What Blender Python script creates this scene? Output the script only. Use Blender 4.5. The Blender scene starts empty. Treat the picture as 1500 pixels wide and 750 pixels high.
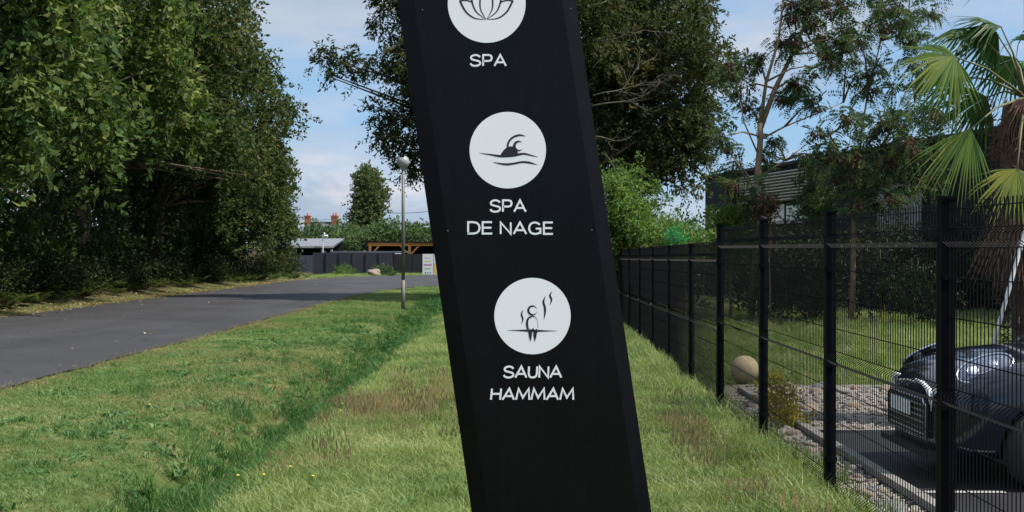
import bpy, bmesh, math, random
import numpy as np
from mathutils import Vector, Matrix
random.seed(7); rng = np.random.default_rng(11)
S = bpy.context.scene
COL = S.collection
R = math.radians

# ------------------------------------------------------------------ camera
CAMZ = 1.85; F = 1830.0                      # focal length in pixels of a 1500 px wide frame
cd = bpy.data.cameras.new('camera'); cd.sensor_width = 36; cd.lens = F/1500*36
cd.clip_start = 0.1; cd.clip_end = 3000
cam = bpy.data.objects.new('camera', cd); COL.objects.link(cam)
cam.location = (0, 0, CAMZ); cam.rotation_euler = (R(90) - math.atan(10/F), 0, 0)
S.camera = cam
# ------------------------------------------------------------------ light
SUN_AZ, SUN_EL = R(106), R(54)                # azimuth clockwise from +Y
S.view_settings.view_transform = 'Standard'; S.view_settings.look = 'None'
S.view_settings.exposure = 0.95; S.view_settings.gamma = 1
sd = bpy.data.lights.new('sun', 'SUN'); sd.energy = 3.2; sd.angle = R(0.5); sd.color = (1, .93, .82)
sun = bpy.data.objects.new('sun', sd); COL.objects.link(sun)
sdir = Vector((math.sin(SUN_AZ)*math.cos(SUN_EL), math.cos(SUN_AZ)*math.cos(SUN_EL), math.sin(SUN_EL)))
sun.rotation_euler = sdir.to_track_quat('Z', 'Y').to_euler(); sun.location = (30, 10, 40)

def lin(h):
    v = [int(h[i:i+2], 16)/255 for i in (0, 2, 4)]
    return tuple(c/12.92 if c <= .04045 else ((c+.055)/1.055)**2.4 for c in v) + (1,)

class NT:
    """small helper round a node tree"""
    def __init__(s, nt): s.nt = nt; s.n = nt.nodes; s.l = nt.links
    def add(s, t, **k):
        n = s.n.new(t)
        for a, b in k.items(): setattr(n, a, b)
        return n
    def link(s, a, b): s.l.new(a, b)
    def noise(s, vec, scale, detail=4, rough=.55, dist=0):
        n = s.add('ShaderNodeTexNoise'); n.inputs['Scale'].default_value = scale
        n.inputs['Detail'].default_value = detail; n.inputs['Roughness'].default_value = rough
        n.inputs['Distortion'].default_value = dist
        if vec is not None: s.link(vec, n.inputs['Vector'])
        return n.outputs[0]
    def ramp(s, fac, stops):
        n = s.add('ShaderNodeValToRGB'); cr = n.color_ramp
        while len(cr.elements) < len(stops): cr.elements.new(.5)
        for e, (p, c) in zip(cr.elements, stops):
            e.position = p; e.color = c if len(c) == 4 else (*c, 1)
        s.link(fac, n.inputs[0]); return n.outputs[0]
    def mix(s, f, a, b, mode='MIX'):
        n = s.add('ShaderNodeMix', data_type='RGBA', blend_type=mode)
        for i, v in ((0, f), (6, a), (7, b)):
            if hasattr(v, 'is_linked'): s.link(v, n.inputs[i])
            else: n.inputs[i].default_value = v if i == 0 or len(v) == 4 else (*v, 1)
        return n.outputs[2]
    def math(s, op, a, b=0, c=None, clamp=False):
        n = s.add('ShaderNodeMath', operation=op, use_clamp=clamp)
        for i, v in ((0, a), (1, b), (2, c)):
            if v is None: continue
            if hasattr(v, 'is_linked'): s.link(v, n.inputs[i])
            else: n.inputs[i].default_value = v
        return n.outputs[0]
    def maprange(s, v, a, b, c=0, d=1):
        n = s.add('ShaderNodeMapRange')
        s.link(v, n.inputs[0])
        for i, x in zip((1, 2, 3, 4), (a, b, c, d)): n.inputs[i].default_value = x
        return n.outputs[0]

# ------------------------------------------------------------------ sky
w = bpy.data.worlds.new('World'); S.world = w; w.use_nodes = True
T = NT(w.node_tree); bg = T.n['Background']
sk = T.add('ShaderNodeTexSky', sky_type='NISHITA'); sk.sun_disc = False
sk.sun_elevation = SUN_EL; sk.sun_rotation = SUN_AZ; sk.altitude = 50
sk.air_density = 1.0; sk.dust_density = .6; sk.ozone_density = 1.6
tc = T.add('ShaderNodeTexCoord'); sep = T.add('ShaderNodeSeparateXYZ'); T.link(tc.outputs['Generated'], sep.inputs[0])
mp = T.add('ShaderNodeMapping'); T.link(tc.outputs['Generated'], mp.inputs[0]); mp.inputs['Scale'].default_value = (1, 1, 3.2)
mp.inputs['Location'].default_value = (3.3, .4, 1.15)
big = T.noise(mp.outputs[0], 3.4, 6, .5, .15)
fine = T.noise(mp.outputs[0], 15, 5, .6, .2)
elev = sep.outputs['Z']
# cloud cover: banks near the horizon and overhead, a clear band between
cov = T.ramp(elev, [(0.0, (.62,)*3), (.07, (.50,)*3), (.10, (.40,)*3), (.155, (.52,)*3), (.22, (.66,)*3), (.6, (.6,)*3)])
v = T.math('ADD', T.math('MULTIPLY', big, .78), T.math('MULTIPLY', fine, .22))
v = T.math('ADD', v, T.math('SUBTRACT', cov, .5))
puff = T.maprange(T.noise(mp.outputs[0], 9, 5, .6, .3), .52, .66)          # small warm cumulus low over the horizon
mask = T.maprange(v, .46, .62)
T.n[-1] if False else None
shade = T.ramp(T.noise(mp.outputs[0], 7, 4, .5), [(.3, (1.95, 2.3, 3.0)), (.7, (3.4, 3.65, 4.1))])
shade = T.mix(1.0, shade, T.ramp(elev, [(0, (1, 1, 1)), (.22, (1, 1, 1)), (.6, (1.9, 1.9, 1.85))]), 'MULTIPLY')  # clouds above the frame brightened, added fill light for the sign face
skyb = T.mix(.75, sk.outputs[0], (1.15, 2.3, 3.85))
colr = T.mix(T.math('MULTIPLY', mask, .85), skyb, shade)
low = T.ramp(elev, [(0, (.5,)*3), (.06, (.45,)*3), (.10, (0,)*3)])
colr = T.mix(T.math('MULTIPLY', puff, low), colr, (4.9, 4.7, 4.9))
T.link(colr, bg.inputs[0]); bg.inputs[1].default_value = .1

# ------------------------------------------------------------------ objects: helpers
WL = {}                                        # world origin of every object
def tag(o, label=None, cat=None, group=None, kind=None):
    if label: o['label'] = label
    if cat: o['category'] = cat
    if group: o['group'] = group
    if kind: o['kind'] = kind
    return o
def thing(name, label, cat, loc=(0, 0, 0), group=None):
    o = bpy.data.objects.new(name, None); COL.objects.link(o); o.location = loc
    o.empty_display_size = .2; WL[o] = Vector(loc); return tag(o, label, cat, group)
def link(name, me, parent=None, loc=None):
    o = bpy.data.objects.new(name, me); COL.objects.link(o)
    if parent is not None:
        o.parent = parent
        base = WL[parent]
        if loc is None: WL[o] = base
        else: o.location = Vector(loc) - base; WL[o] = Vector(loc)
    else:
        WL[o] = Vector(loc or (0, 0, 0)); o.location = WL[o]
    return o
class MB:
    def __init__(s): s.v = []; s.f = []; s.m = []
    def face(s, pts, m=0):
        b = len(s.v); s.v += [tuple(p) for p in pts]; s.f.append(tuple(range(b, b+len(pts)))); s.m.append(m)
    def box(s, c, size, rot=None, m=0, taper=1):
        c = Vector(c); h = Vector(size)/2; b = len(s.v)
        for z in (-1, 1):
            t = taper if z > 0 else 1
            for x, y in ((-1, -1), (1, -1), (1, 1), (-1, 1)):
                p = Vector((x*h.x*t, y*h.y*t, z*h.z))
                if rot is not None: p = rot @ p
                s.v.append(tuple(c+p))
        for f in ((3, 2, 1, 0), (4, 5, 6, 7), (0, 1, 5, 4), (1, 2, 6, 5), (2, 3, 7, 6), (3, 0, 4, 7)):
            s.f.append(tuple(b+i for i in f)); s.m.append(m)
    def bar(s, p, q, wd, th=None, up=(0, 0, 1), m=0):
        p = Vector(p); q = Vector(q); d = q-p; L = d.length; d.normalize()
        u = Vector(up); x = d.cross(u)
        if x.length < 1e-4: x = d.cross(Vector((1, 0, 0)))
        x.normalize(); y = x.cross(d)
        M = Matrix((x, d, y)).transposed()
        s.box((p+q)/2, (wd, L, th or wd), M, m)
    def tube(s, pts, rad, n=7, m=0, caps=True):
        pts = [Vector(p) for p in pts]
        if not hasattr(rad, '__len__'): rad = [rad]*len(pts)
        b0 = len(s.v); ref = None
        for i, p in enumerate(pts):
            d = (pts[min(i+1, len(pts)-1)] - pts[max(i-1, 0)]).normalized()
            if ref is None: ref = Vector((1, 0, 0)) if abs(d.x) < .9 else Vector((0, 1, 0))
            a = (ref - d*ref.dot(d)).normalized(); c = d.cross(a); ref = a
            for k in range(n):
                t = 2*math.pi*k/n
                s.v.append(tuple(p + (a*math.cos(t)+c*math.sin(t))*rad[i]))
        for i in range(len(pts)-1):
            for k in range(n):
                k2 = (k+1) % n; b = b0+i*n
                s.f.append((b+k, b+k2, b+n+k2, b+n+k)); s.m.append(m)
        if caps and n > 2:
            s.f.append(tuple(b0+k for k in range(n))[::-1]); s.m.append(m)
            b = b0+(len(pts)-1)*n; s.f.append(tuple(b+k for k in range(n))); s.m.append(m)
    def lathe(s, c, prof, n=16, m=0, axis='z'):
        b0 = len(s.v); c = Vector(c)
        for r, z in prof:
            for k in range(n):
                t = 2*math.pi*k/n; x, y = r*math.cos(t), r*math.sin(t)
                p = Vector((x, y, z)) if axis == 'z' else Vector((x, z, y))
                s.v.append(tuple(c+p))
        for i in range(len(prof)-1):
            for k in range(n):
                k2 = (k+1) % n; b = b0+i*n
                s.f.append((b+k, b+k2, b+n+k2, b+n+k)); s.m.append(m)
    def mesh(s, name, mats, origin=(0, 0, 0), smooth=False):
        me = bpy.data.meshes.new(name); o = Vector(origin)
        me.from_pydata([tuple(Vector(v)-o) for v in s.v], [], s.f)
        mats = mats if isinstance(mats, (list, tuple)) else [mats]
        for x in mats: me.materials.append(x)
        if len(mats) > 1: me.polygons.foreach_set('material_index', s.m)
        if smooth: me.polygons.foreach_set('use_smooth', [True]*len(me.polygons))
        me.update(); return me
    def build(s, name, mats, parent=None, loc=None, smooth=False):
        o = WL[parent] if (parent is not None and loc is None) else Vector(loc or (0, 0, 0))
        return link(name, s.mesh(name, mats, o, smooth), parent, loc)
def P(px, py, d):
    """the point d metres out that stands at this bearing and height from the viewpoint"""
    return Vector(((px-750)/F*d, d, CAMZ + (365-py)/F*d))

# ------------------------------------------------------------------ materials
def mat(name, col, rough=.6, metal=0, noise=None, bump=0, bscale=30, spec=.5, coat=0, coords='Object'):
    m = bpy.data.materials.new(name); m.use_nodes = True; t = NT(m.node_tree); b = t.n['Principled BSDF']
    c = lin(col) if isinstance(col, str) else (*col, 1)
    b.inputs['Roughness'].default_value = rough; b.inputs['Metallic'].default_value = metal
    b.inputs['Specular IOR Level'].default_value = spec; b.inputs['Coat Weight'].default_value = coat
    geo = t.add('ShaderNodeNewGeometry'); vec = geo.outputs['Position']
    if noise:
        sc, amt = noise; n = t.noise(vec, sc, 5, .6)
        n2 = t.noise(vec, sc*7, 3, .6)
        f = t.math('ADD', t.math('MULTIPLY', n, .65), t.math('MULTIPLY', n2, .35))
        dk = tuple(x*(1-amt) for x in c[:3]); lt = tuple(min(1, x*(1+amt)) for x in c[:3])
        t.link(t.ramp(f, [(.3, dk), (.7, lt)]), b.inputs['Base Color'])
        t.link(t.maprange(n2, .3, .7, max(0, rough-.12), min(1, rough+.12)), b.inputs['Roughness'])
    else: b.inputs['Base Color'].default_value = c
    if bump:
        bn = t.add('ShaderNodeBump'); bn.inputs['Strength'].default_value = bump; bn.inputs['Distance'].default_value = .01
        t.link(t.noise(vec, bscale, 5, .65), bn.inputs['Height']); t.link(bn.outputs[0], b.inputs['Normal'])
    return m
def leafmat(name, stops, trans=.35, rough=.6, inst=False, spec=.16, patch=None):
    """leaf or blade colours: one tint per leaf (attribute), or per instanced tuft"""
    m = bpy.data.materials.new(name); m.use_nodes = True; t = NT(m.node_tree); b = t.n['Principled BSDF']
    at = t.add('ShaderNodeAttribute'); at.attribute_name = 'tint'
    v = at.outputs['Fac']
    if inst:
        oi = t.add('ShaderNodeObjectInfo')
        geo = t.add('ShaderNodeNewGeometry')
        big = t.noise(geo.outputs['Position'], patch or .5, 4, .6)
        v = t.math('ADD', t.math('MULTIPLY', v, .45), t.math('MULTIPLY', oi.outputs['Random'], .30))
        v = t.math('ADD', v, t.maprange(big, .35, .68, -.15, .38))
    c = t.ramp(v, stops)
    b.inputs['Roughness'].default_value = rough; b.inputs['Specular IOR Level'].default_value = spec
    t.link(c, b.inputs['Base Color'])
    tr = t.add('ShaderNodeBsdfTranslucent')
    t.link(t.mix(1.0, c, (1.15, 1.25, .7, 1), 'MULTIPLY'), tr.inputs[0])
    mx = t.add('ShaderNodeMixShader'); mx.inputs[0].default_value = trans
    t.link(b.outputs[0], mx.inputs[1]); t.link(tr.outputs[0], mx.inputs[2])
    t.link(mx.outputs[0], t.n['Material Output'].inputs[0]); return m

M = {}
M['fence'] = mat('black_powder_coat', (.0025, .003, .005), .5, spec=.05)
M['wire'] = mat('black_wire_coat', (.004, .0045, .006), .5, spec=.07)
M['galv'] = mat('galvanised_steel', (.42, .44, .46), .45, .7, (3, .2))
M['lamp_pole'] = mat('weathered_grey_metal', (.15, .145, .135), .6, .3, (4, .25))
M['lamp_globe'] = mat('milky_globe', (.30, .31, .31), .3, 0, (6, .12))
M['bark'] = mat('bark', (.16, .12, .085), .9, 0, (5, .45), .9, 14)
M['bark_pale'] = mat('pale_bark', (.22, .155, .095), .85, 0, (6, .35), .6, 20)
M['bark_grey'] = mat('grey_twig', (.15, .13, .095), .85, 0, (6, .3))
M['darkwall'] = mat('charcoal_cladding', (.012, .013, .016), .7, 0, (1.5, .3), spec=.15)
M['roofmetal'] = mat('grey_metal_roof', (.15, .165, .20), .5, .1, (1.2, .2))
M['greypaint'] = mat('pale_grey_paint', (.30, .31, .32), .6, 0, (2, .12))
M['greywood'] = mat('grey_timber', (.42, .40, .36), .8, 0, (8, .3))
M['orangewood'] = mat('orange_timber', (.78, .34, .09), .65, 0, (6, .25))
M['blackpanel'] = mat('black_panel', (.012, .012, .015), .75, 0, (2, .3))
M['screen'] = mat('charcoal_screen_fabric', (.030, .034, .048), .85, 0, (1.4, .3), .3, 8)
M['screen_blue'] = mat('slate_screen_fabric', (.06, .08, .11), .8, 0, (1.4, .3))
M['white'] = mat('white_paint', (.74, .75, .76), .5, 0, (4, .08))
M['brick'] = mat('orange_brick', (.42, .15, .08), .85, 0, (4, .3))
M['slate'] = mat('slate_roof', (.09, .10, .11), .7, 0, (1, .3))
M['kerb'] = mat('concrete_kerb', (.23, .22, .20), .85, 0, (5, .25), .5, 40)
M['rock'] = mat('pale_stone', (.29, .265, .235), .85, 0, (6, .35), .9, 18)
M['rock_b'] = mat('tan_stone', (.26, .21, .165), .85, 0, (6, .35), .9, 18)
M['rock_c'] = mat('grey_stone', (.18, .18, .185), .85, 0, (6, .35), .9, 18)
M['dead'] = mat('dead_frond', (.125, .068, .042), .85, 0, (9, .4))
M['palmtrunk'] = mat('palm_fibre', (.085, .05, .032), .95, 0, (8, .5), 1, 25)
M['petiole'] = mat('palm_stalk', (.11, .12, .045), .6, 0, (6, .3))

# ------------------------------------------------------------------ terrain
def smooth(a, b, x): 
    t = np.clip((x-a)/(b-a), 0, 1); return t*t*(3-2*t)
def fence_x(y): 
    return np.where(y < 14.25, 2.32+.0038*y, 2.203+.012*y)
def H(x, y):
    x = np.asarray(x, float); y = np.asarray(y, float)
    h = .025*np.sin(x*1.7+y*.45)+.02*np.sin(y*1.1-x*.8)+.012*np.sin(x*4.3)*np.cos(y*2.9)
    land = smooth(-6.3, -5.6, x)*smooth(2.5, 2.3, x)
    h = h*land*smooth(62, 55, y)
    cx = -2.72 + .003*y
    wdt = .50
    h -= .60*np.exp(-((x-cx)/wdt)**2)*smooth(48, 26, y)*smooth(2, 5, y)
    h += .05*np.exp(-((x-.2)/1.4)**2)*smooth(30, 15, y)
    h += smooth(-13.6, -16.5, x)*.35
    h -= .03*smooth(2.2, 2.45, x)*smooth(20, 15, y)
    return h
def axis(segs):
    out = []
    for a, b, n in segs: out += list(np.linspace(a, b, n, endpoint=False))
    return np.array(out + [segs[-1][1]])
ax = axis([(-500, -60, 8), (-60, -16, 14), (-16, -8, 14), (-8, 4, 84), (4, 20, 14), (20, 60, 8), (60, 500, 8)])
ay = axis([(-60, 2, 8), (2, 30, 100), (30, 90, 70), (90, 300, 12), (300, 1500, 8)])
gx, gy = np.meshgrid(ax, ay); gz = H(gx, gy)
V = np.stack([gx, gy, gz], -1).reshape(-1, 3); nx = len(ax); ny = len(ay)
ii, jj = np.meshgrid(np.arange(nx-1), np.arange(ny-1)); q = (jj*nx+ii).ravel()
me = bpy.data.meshes.new('ground'); me.from_pydata(V.tolist(), [], np.stack([q, q+1, q+nx+1, q+nx], 1).tolist())
me.polygons.foreach_set('use_smooth', [True]*len(me.polygons))
m = bpy.data.materials.new('turf_ground'); m.use_nodes = True; t = NT(m.node_tree); b = t.n['Principled BSDF']
geo = t.add('ShaderNodeNewGeometry'); pos = geo.outputs['Position']; sp = t.add('ShaderNodeSeparateXYZ'); t.link(pos, sp.inputs[0])
g1 = t.ramp(t.noise(pos, .55, 5, .6), [(.3, (.055, .095, .028)), (.48, (.10, .14, .045)), (.62, (.21, .19, .09)), (.8, (.26, .21, .12))])
g2 = t.ramp(t.noise(pos, 9, 5, .7), [(.3, (.35, .35, .35)), (.7, (1.25, 1.2, 1.1))])
gcol = t.mix(.9, g1, g2, 'MULTIPLY')
soil = t.ramp(t.noise(pos, 3, 5, .7), [(.3, (.025, .018, .012)), (.6, (.075, .045, .028)), (.8, (.06, .07, .025))])
ns = t.math('MULTIPLY', t.noise(pos, .9, 4, .6), 2.0)
f = t.maprange(t.math('ADD', sp.outputs['X'], ns), -13.0, -14.6)
t.link(t.mix(f, gcol, soil), b.inputs['Base Color']); b.inputs['Roughness'].default_value = .95
b.inputs['Specular IOR Level'].default_value = .1
bn = t.add('ShaderNodeBump'); bn.inputs['Strength'].default_value = .8; bn.inputs['Distance'].default_value = .04
t.link(t.noise(pos, 14, 5, .7), bn.inputs['Height']); t.link(bn.outputs[0], b.inputs['Normal'])
me.materials.append(m)
tag(link('ground', me), kind='structure')

# asphalt
def asphalt(name, base, patch=(.9, 1.12)):
    m = bpy.data.materials.new(name); m.use_nodes = True; t = NT(m.node_tree); b = t.n['Principled BSDF']
    geo = t.add('ShaderNodeNewGeometry'); pos = geo.outputs['Position']
    mp = t.add('ShaderNodeMapping'); t.link(pos, mp.inputs[0]); mp.inputs['Scale'].default_value = (1, .22, 1)
    a = t.ramp(t.noise(mp.outputs[0], .8, 5, .6), [(.3, tuple(x*patch[0]*.85 for x in base)), (.7, tuple(x*patch[1] for x in base))])
    c = t.ramp(t.noise(pos, 90, 2, .8), [(.3, (.45,)*3), (.7, (1.7,)*3)])
    st = t.ramp(t.noise(mp.outputs[0], 2.5, 6, .75), [(.62, (0,)*3), (.75, (.5,)*3)])
    c2 = t.mix(.6, a, c, 'MULTIPLY')
    c2 = t.mix(st, c2, (.07, .07, .078))
    vo = t.add('ShaderNodeTexVoronoi', feature='DISTANCE_TO_EDGE'); vo.inputs['Scale'].default_value = .45
    wp = t.add('ShaderNodeVectorMath', operation='MULTIPLY_ADD'); nz = t.add('ShaderNodeTexNoise'); nz.inputs['Scale'].default_value = 1.3; nz.inputs['Detail'].default_value = 5
    t.link(pos, nz.inputs['Vector']); t.link(nz.outputs['Color'], wp.inputs[0]); wp.inputs[1].default_value = (1.4, 1.4, 0); t.link(pos, wp.inputs[2]); t.link(wp.outputs[0], vo.inputs['Vector'])
    ck = t.math('MULTIPLY', t.maprange(vo.outputs['Distance'], .004, .014, 1, 0), t.maprange(t.noise(pos, .35, 3, .5), .48, .6))
    c2 = t.mix(t.math('MULTIPLY', ck, .55), c2, (.012, .012, .013))
    pt = t.ramp(t.noise(pos, .22, 3, .5), [(.49, (.86,)*3), (.51, (1.08,)*3)]); c2 = t.mix(.8, c2, pt, 'MULTIPLY')
    t.link(c2, b.inputs['Base Color']); b.inputs['Roughness'].default_value = .82; b.inputs['Specular IOR Level'].default_value = .35
    bn = t.add('ShaderNodeBump'); bn.inputs['Strength'].default_value = .5; bn.inputs['Distance'].default_value = .006
    t.link(t.noise(pos, 120, 3, .8), bn.inputs['Height']); t.link(bn.outputs[0], b.inputs['Normal']); return m
M['asphalt'] = asphalt('road_asphalt', (.041, .041, .045))
M['asphalt2'] = asphalt('parking_asphalt', (.021, .021, .025))
def sheet(name, outline, z, mt, jitter=.05, step=.8):
    pts = []
    n = len(outline)
    for i in range(n):
        a = Vector(outline[i]); b_ = Vector(outline[(i+1) % n]); L = (b_-a).length; k = max(1, min(60, int(L/step)))
        for j in range(k):
            p = a.lerp(b_, j/k); pts.append((p.x+random.uniform(-1, 1)*jitter, p.y+random.uniform(-1, 1)*jitter*.3, z))
    mb = MB(); mb.face(pts); return tag(mb.build(name, mt), kind='structure')
sheet('road', [(-6.75, -20), (-6.7, 16), (-6.55, 22), (-6.4, 30), (-6.3, 40), (-6.1, 50), (-5.6, 56), (-4.8, 60), (-3.2, 63), (0, 65), (10, 67), (40, 68), (40, 88),
      (0, 87.5), (-8, 86.5), (-10.3, 83), (-12.0, 78), (-12.8, 72), (-13, 60), (-13.4, 45), (-13.9, 20), (-14, -20)], .035, M['asphalt'], .07)
sheet('forecourt_paving', [(-6, 87), (40, 87.6), (40, 91), (-5, 90.6)], .043, mat('pale_concrete', (.42, .38, .33), .9, 0, (1, .2)), .1)
sheet('parking_bay', [(2.98, -10), (2.92, 6), (2.96, 12.7), (12, 13.2), (30, 13.2), (30, -10)], .012, M['asphalt2'], .01)
mb = MB(); mb.box((3.42, 9.42, .0185), (.6, .07, .002)); tag(mb.build('parking_line', mat('worn_line_paint', (.38, .38, .37), .8, 0, (14, .3))), kind='structure')

# ------------------------------------------------------------------ foliage makers (numpy)
def leaves_mesh(name, pos, dirs, L, W, mt, bend=.25, tint=None, roll=None):
    n = len(pos)
    d = dirs/np.linalg.norm(dirs, axis=1, keepdims=True)
    r = rng.normal(size=(n, 3)) if roll is None else roll
    s = np.cross(d, r); s /= np.linalg.norm(s, axis=1, keepdims=True)+1e-9
    nn = np.cross(s, d)
    L = np.broadcast_to(L, n)[:, None]; W = np.broadcast_to(W, n)[:, None]
    v = np.empty((n, 4, 3)); v[:, 0] = pos
    mid = pos+d*L*.45+nn*L*bend*.35
    v[:, 1] = mid+s*W*.5; v[:, 2] = pos+d*L-nn*L*bend*.5; v[:, 3] = mid-s*W*.5
    me = bpy.data.meshes.new(name); me.vertices.add(4*n); me.vertices.foreach_set('co', v.reshape(-1).astype('f'))
    me.loops.add(4*n); me.loops.foreach_set('vertex_index', np.arange(4*n, dtype='i'))
    me.polygons.add(n); me.polygons.foreach_set('loop_start', np.arange(0, 4*n, 4, dtype='i'))
    try: me.polygons.foreach_set('loop_total', np.full(n, 4, 'i'))
    except Exception: pass
    me.update(calc_edges=True)
    a = me.attributes.new('tint', 'FLOAT', 'FACE')
    tint = rng.random(n) if tint is None else np.clip(tint, 0, 1)
    a.data.foreach_set('value', tint.astype('f')); me.materials.append(mt); return me
def unit(n):
    u = rng.normal(size=(n, 3)); return u/np.linalg.norm(u, axis=1, keepdims=True)
TW = {}
def clump_leaves(clumps, per, shell=.5, droop=.5, squash=1.0, sprig=0):
    """clumps: rows x,y,z,r ; leaves thick near each clump's outside"""
    c = np.asarray(clumps, float); n = np.maximum(3, (per*(c[:, 3]/c[:, 3].mean())**2.5).astype(int))
    idx = np.repeat(np.arange(len(c)), n); k = len(idx)
    u = unit(k); rad = rng.random(k)**(shell)
    rad *= 1+.25*rng.normal(size=k)*.6
    off = u*(rad*c[idx, 3])[:, None]; off[:, 2] *= squash
    pos = c[idx, :3]+off
    dr = u+rng.normal(size=(k, 3))*.6; dr[:, 2] -= droop
    if sprig:
        # leaves sit along twigs that grow outwards from the clump
        g = 9; m_ = max(1, k//g); lead = rng.integers(0, k, m_)
        tw = u[lead]+rng.normal(size=(m_, 3))*.45; tw[:, 2] -= droop*.35; tw /= np.linalg.norm(tw, axis=1, keepdims=True)
        rep = np.repeat(np.arange(m_), g); sp_ = np.tile(np.arange(g)/(g-1), m_); k = m_*g
        tl = sprig*rng.uniform(.6, 1.4, m_)[rep]
        ax_ = tw[rep]; pos = pos[lead][rep]+ax_*(tl*sp_)[:, None]; pos[:, 2] -= .25*tl*sp_**2
        pos += rng.normal(size=(k, 3))*.02
        sd_ = np.cross(ax_, rng.normal(size=(k, 3))); sd_ /= np.linalg.norm(sd_, axis=1, keepdims=True)+1e-9
        dr = sd_+ax_*.7; dr[:, 2] -= droop*.5; idx = idx[lead][rep]
        TW['t'] = rng.random(m_)[rep]
    return pos, dr, idx
def ellipsoid_clumps(cx, cy, cz, rx, ry, rz, n, r0, r1, inner=.72, low=-1):
    u = unit(n*2); u = u[u[:, 2] > low][:n]
    k = len(u); rr = inner+(1-inner)*rng.random(k)
    rr *= 1+.10*np.sin(u[:, 0]*5+cx)+.08*np.sin(u[:, 1]*6+u[:, 2]*5)
    p = u*rr[:, None]*np.array([rx, ry, rz])+np.array([cx, cy, cz])
    return np.column_stack([p, rng.uniform(r0, r1, k)])
def limbs(root, name, base, top, r, targets, mt, nside=8, fan=.55):
    """tapered trunk plus limbs reaching out to some of the clumps"""
    mb = MB(); base = Vector(base); top = Vector(top); pts = []; N = 7
    for i in range(N+1):
        t_ = i/N; p = base.lerp(top, t_)+Vector((math.sin(i*1.3+base.x)*.12, math.cos(i*1.7+base.y)*.12, 0))*(t_*r*4)
        pts.append(p)
    rad = [r*(1.25 if i == 0 else 1)*(1-.72*i/N) for i in range(N+1)]
    mb.tube(pts, rad, nside)
    for tg in targets:
        tg = Vector(tg[:3]); f = random.uniform(.35, .95)
        hz = (tg.z-base.z)/(max(.1, top.z-base.z)); f = min(.97, max(.3, hz*fan))
        a = pts[int(f*N)].lerp(pts[min(N, int(f*N)+1)], f*N % 1); mid = a.lerp(tg, .5)+Vector((random.uniform(-.2, .2), random.uniform(-.2, .2), .12))*(tg-a).length*.5
        rr = r*(1-.7*f)*.45
        q1 = a.lerp(mid, .5)+Vector((0, 0, .03))*(tg-a).length
        mb.tube([a, q1, mid, tg], [rr, rr*.75, rr*.5, rr*.15], 5)
    return mb.build(name, mt, root, smooth=True)
def tree(name, label, cat, base, top, r, clumps, per, L, W, mt, bark, group=None, droop=.5, shell=.5, nl=18, core=0, yellow=None, squash=1, wig=.25):
    root = thing(name, label, cat, base, group)
    cl = np.asarray(clumps)
    pick = cl[rng.choice(len(cl), min(nl, len(cl)), replace=False)]
    limbs(root, 'trunk', base, top, r, pick, bark)
    pos, dr, idx = clump_leaves(cl, per, shell, droop, squash, L*1.9)
    ct = rng.random(len(cl))
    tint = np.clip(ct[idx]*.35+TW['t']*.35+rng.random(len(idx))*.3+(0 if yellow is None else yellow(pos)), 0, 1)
    LL = L*rng.uniform(.5, 1.3, len(pos))
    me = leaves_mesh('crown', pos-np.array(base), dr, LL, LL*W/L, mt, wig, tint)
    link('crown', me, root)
    return root
M['leaf_chestnut'] = leafmat('chestnut_leaves', [(0, (.020, .046, .014)), (.45, (.044, .088, .026)), (.8, (.090, .145, .040)), (1, (.19, .22, .065))], .35)
M['leaf_oak'] = leafmat('oak_leaves', [(0, (.018, .036, .015)), (.5, (.042, .074, .024)), (.8, (.085, .110, .034)), (1, (.15, .125, .05))], .33)
M['leaf_ash'] = leafmat('ash_leaves', [(0, (.024, .040, .016)), (.5, (.058, .078, .028)), (.8, (.11, .105, .045)), (1, (.19, .12, .07))], .4)
M['leaf_shrub'] = leafmat('shrub_leaves', [(0, (0.05232, 0.1046, 0.02691)), (0.5, (0.1121, 0.1943, 0.05232)), (0.85, (0.2093, 0.284, 0.07475)), (1, (0.3588, 0.3588, 0.1046))], .4)
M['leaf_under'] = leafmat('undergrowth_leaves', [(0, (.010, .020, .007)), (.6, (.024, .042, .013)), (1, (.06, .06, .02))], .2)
M['leaf_far'] = leafmat('far_hedge_leaves', [(0, (0.04725, 0.0837, 0.0378)), (0.6, (0.0945, 0.1553, 0.06075)), (1, (0.1755, 0.216, 0.081))], .3)
M['leaf_poplar'] = leafmat('poplar_leaves', [(0, (0.056, 0.091, 0.042)), (0.6, (0.119, 0.161, 0.07)), (1, (0.238, 0.252, 0.126))], .3)
M['leaf_acacia'] = leafmat('acacia_leaflets', [(0, (.030, .060, .030)), (.5, (.055, .100, .045)), (1, (.12, .16, .06))], .35)
M['pods'] = leafmat('brown_pods', [(0, (0.042, 0.0264, 0.0192)), (0.6, (0.09, 0.054, 0.036)), (1, (0.18, 0.102, 0.054))], .15)
M['leaf_fern'] = leafmat('fern_leaves', [(0, (.03, .05, .014)), (.6, (.065, .10, .03)), (1, (.2, .15, .05))], .35)
M['emerald'] = leafmat('emerald_leaves', [(0, (.03, .15, .05)), (1, (.07, .33, .12))], .3)
M['leaf_yellow'] = leafmat('yellow_shrub_leaves', [(0, (.22, .19, .03)), (1, (.50, .42, .07))], .35)

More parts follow.
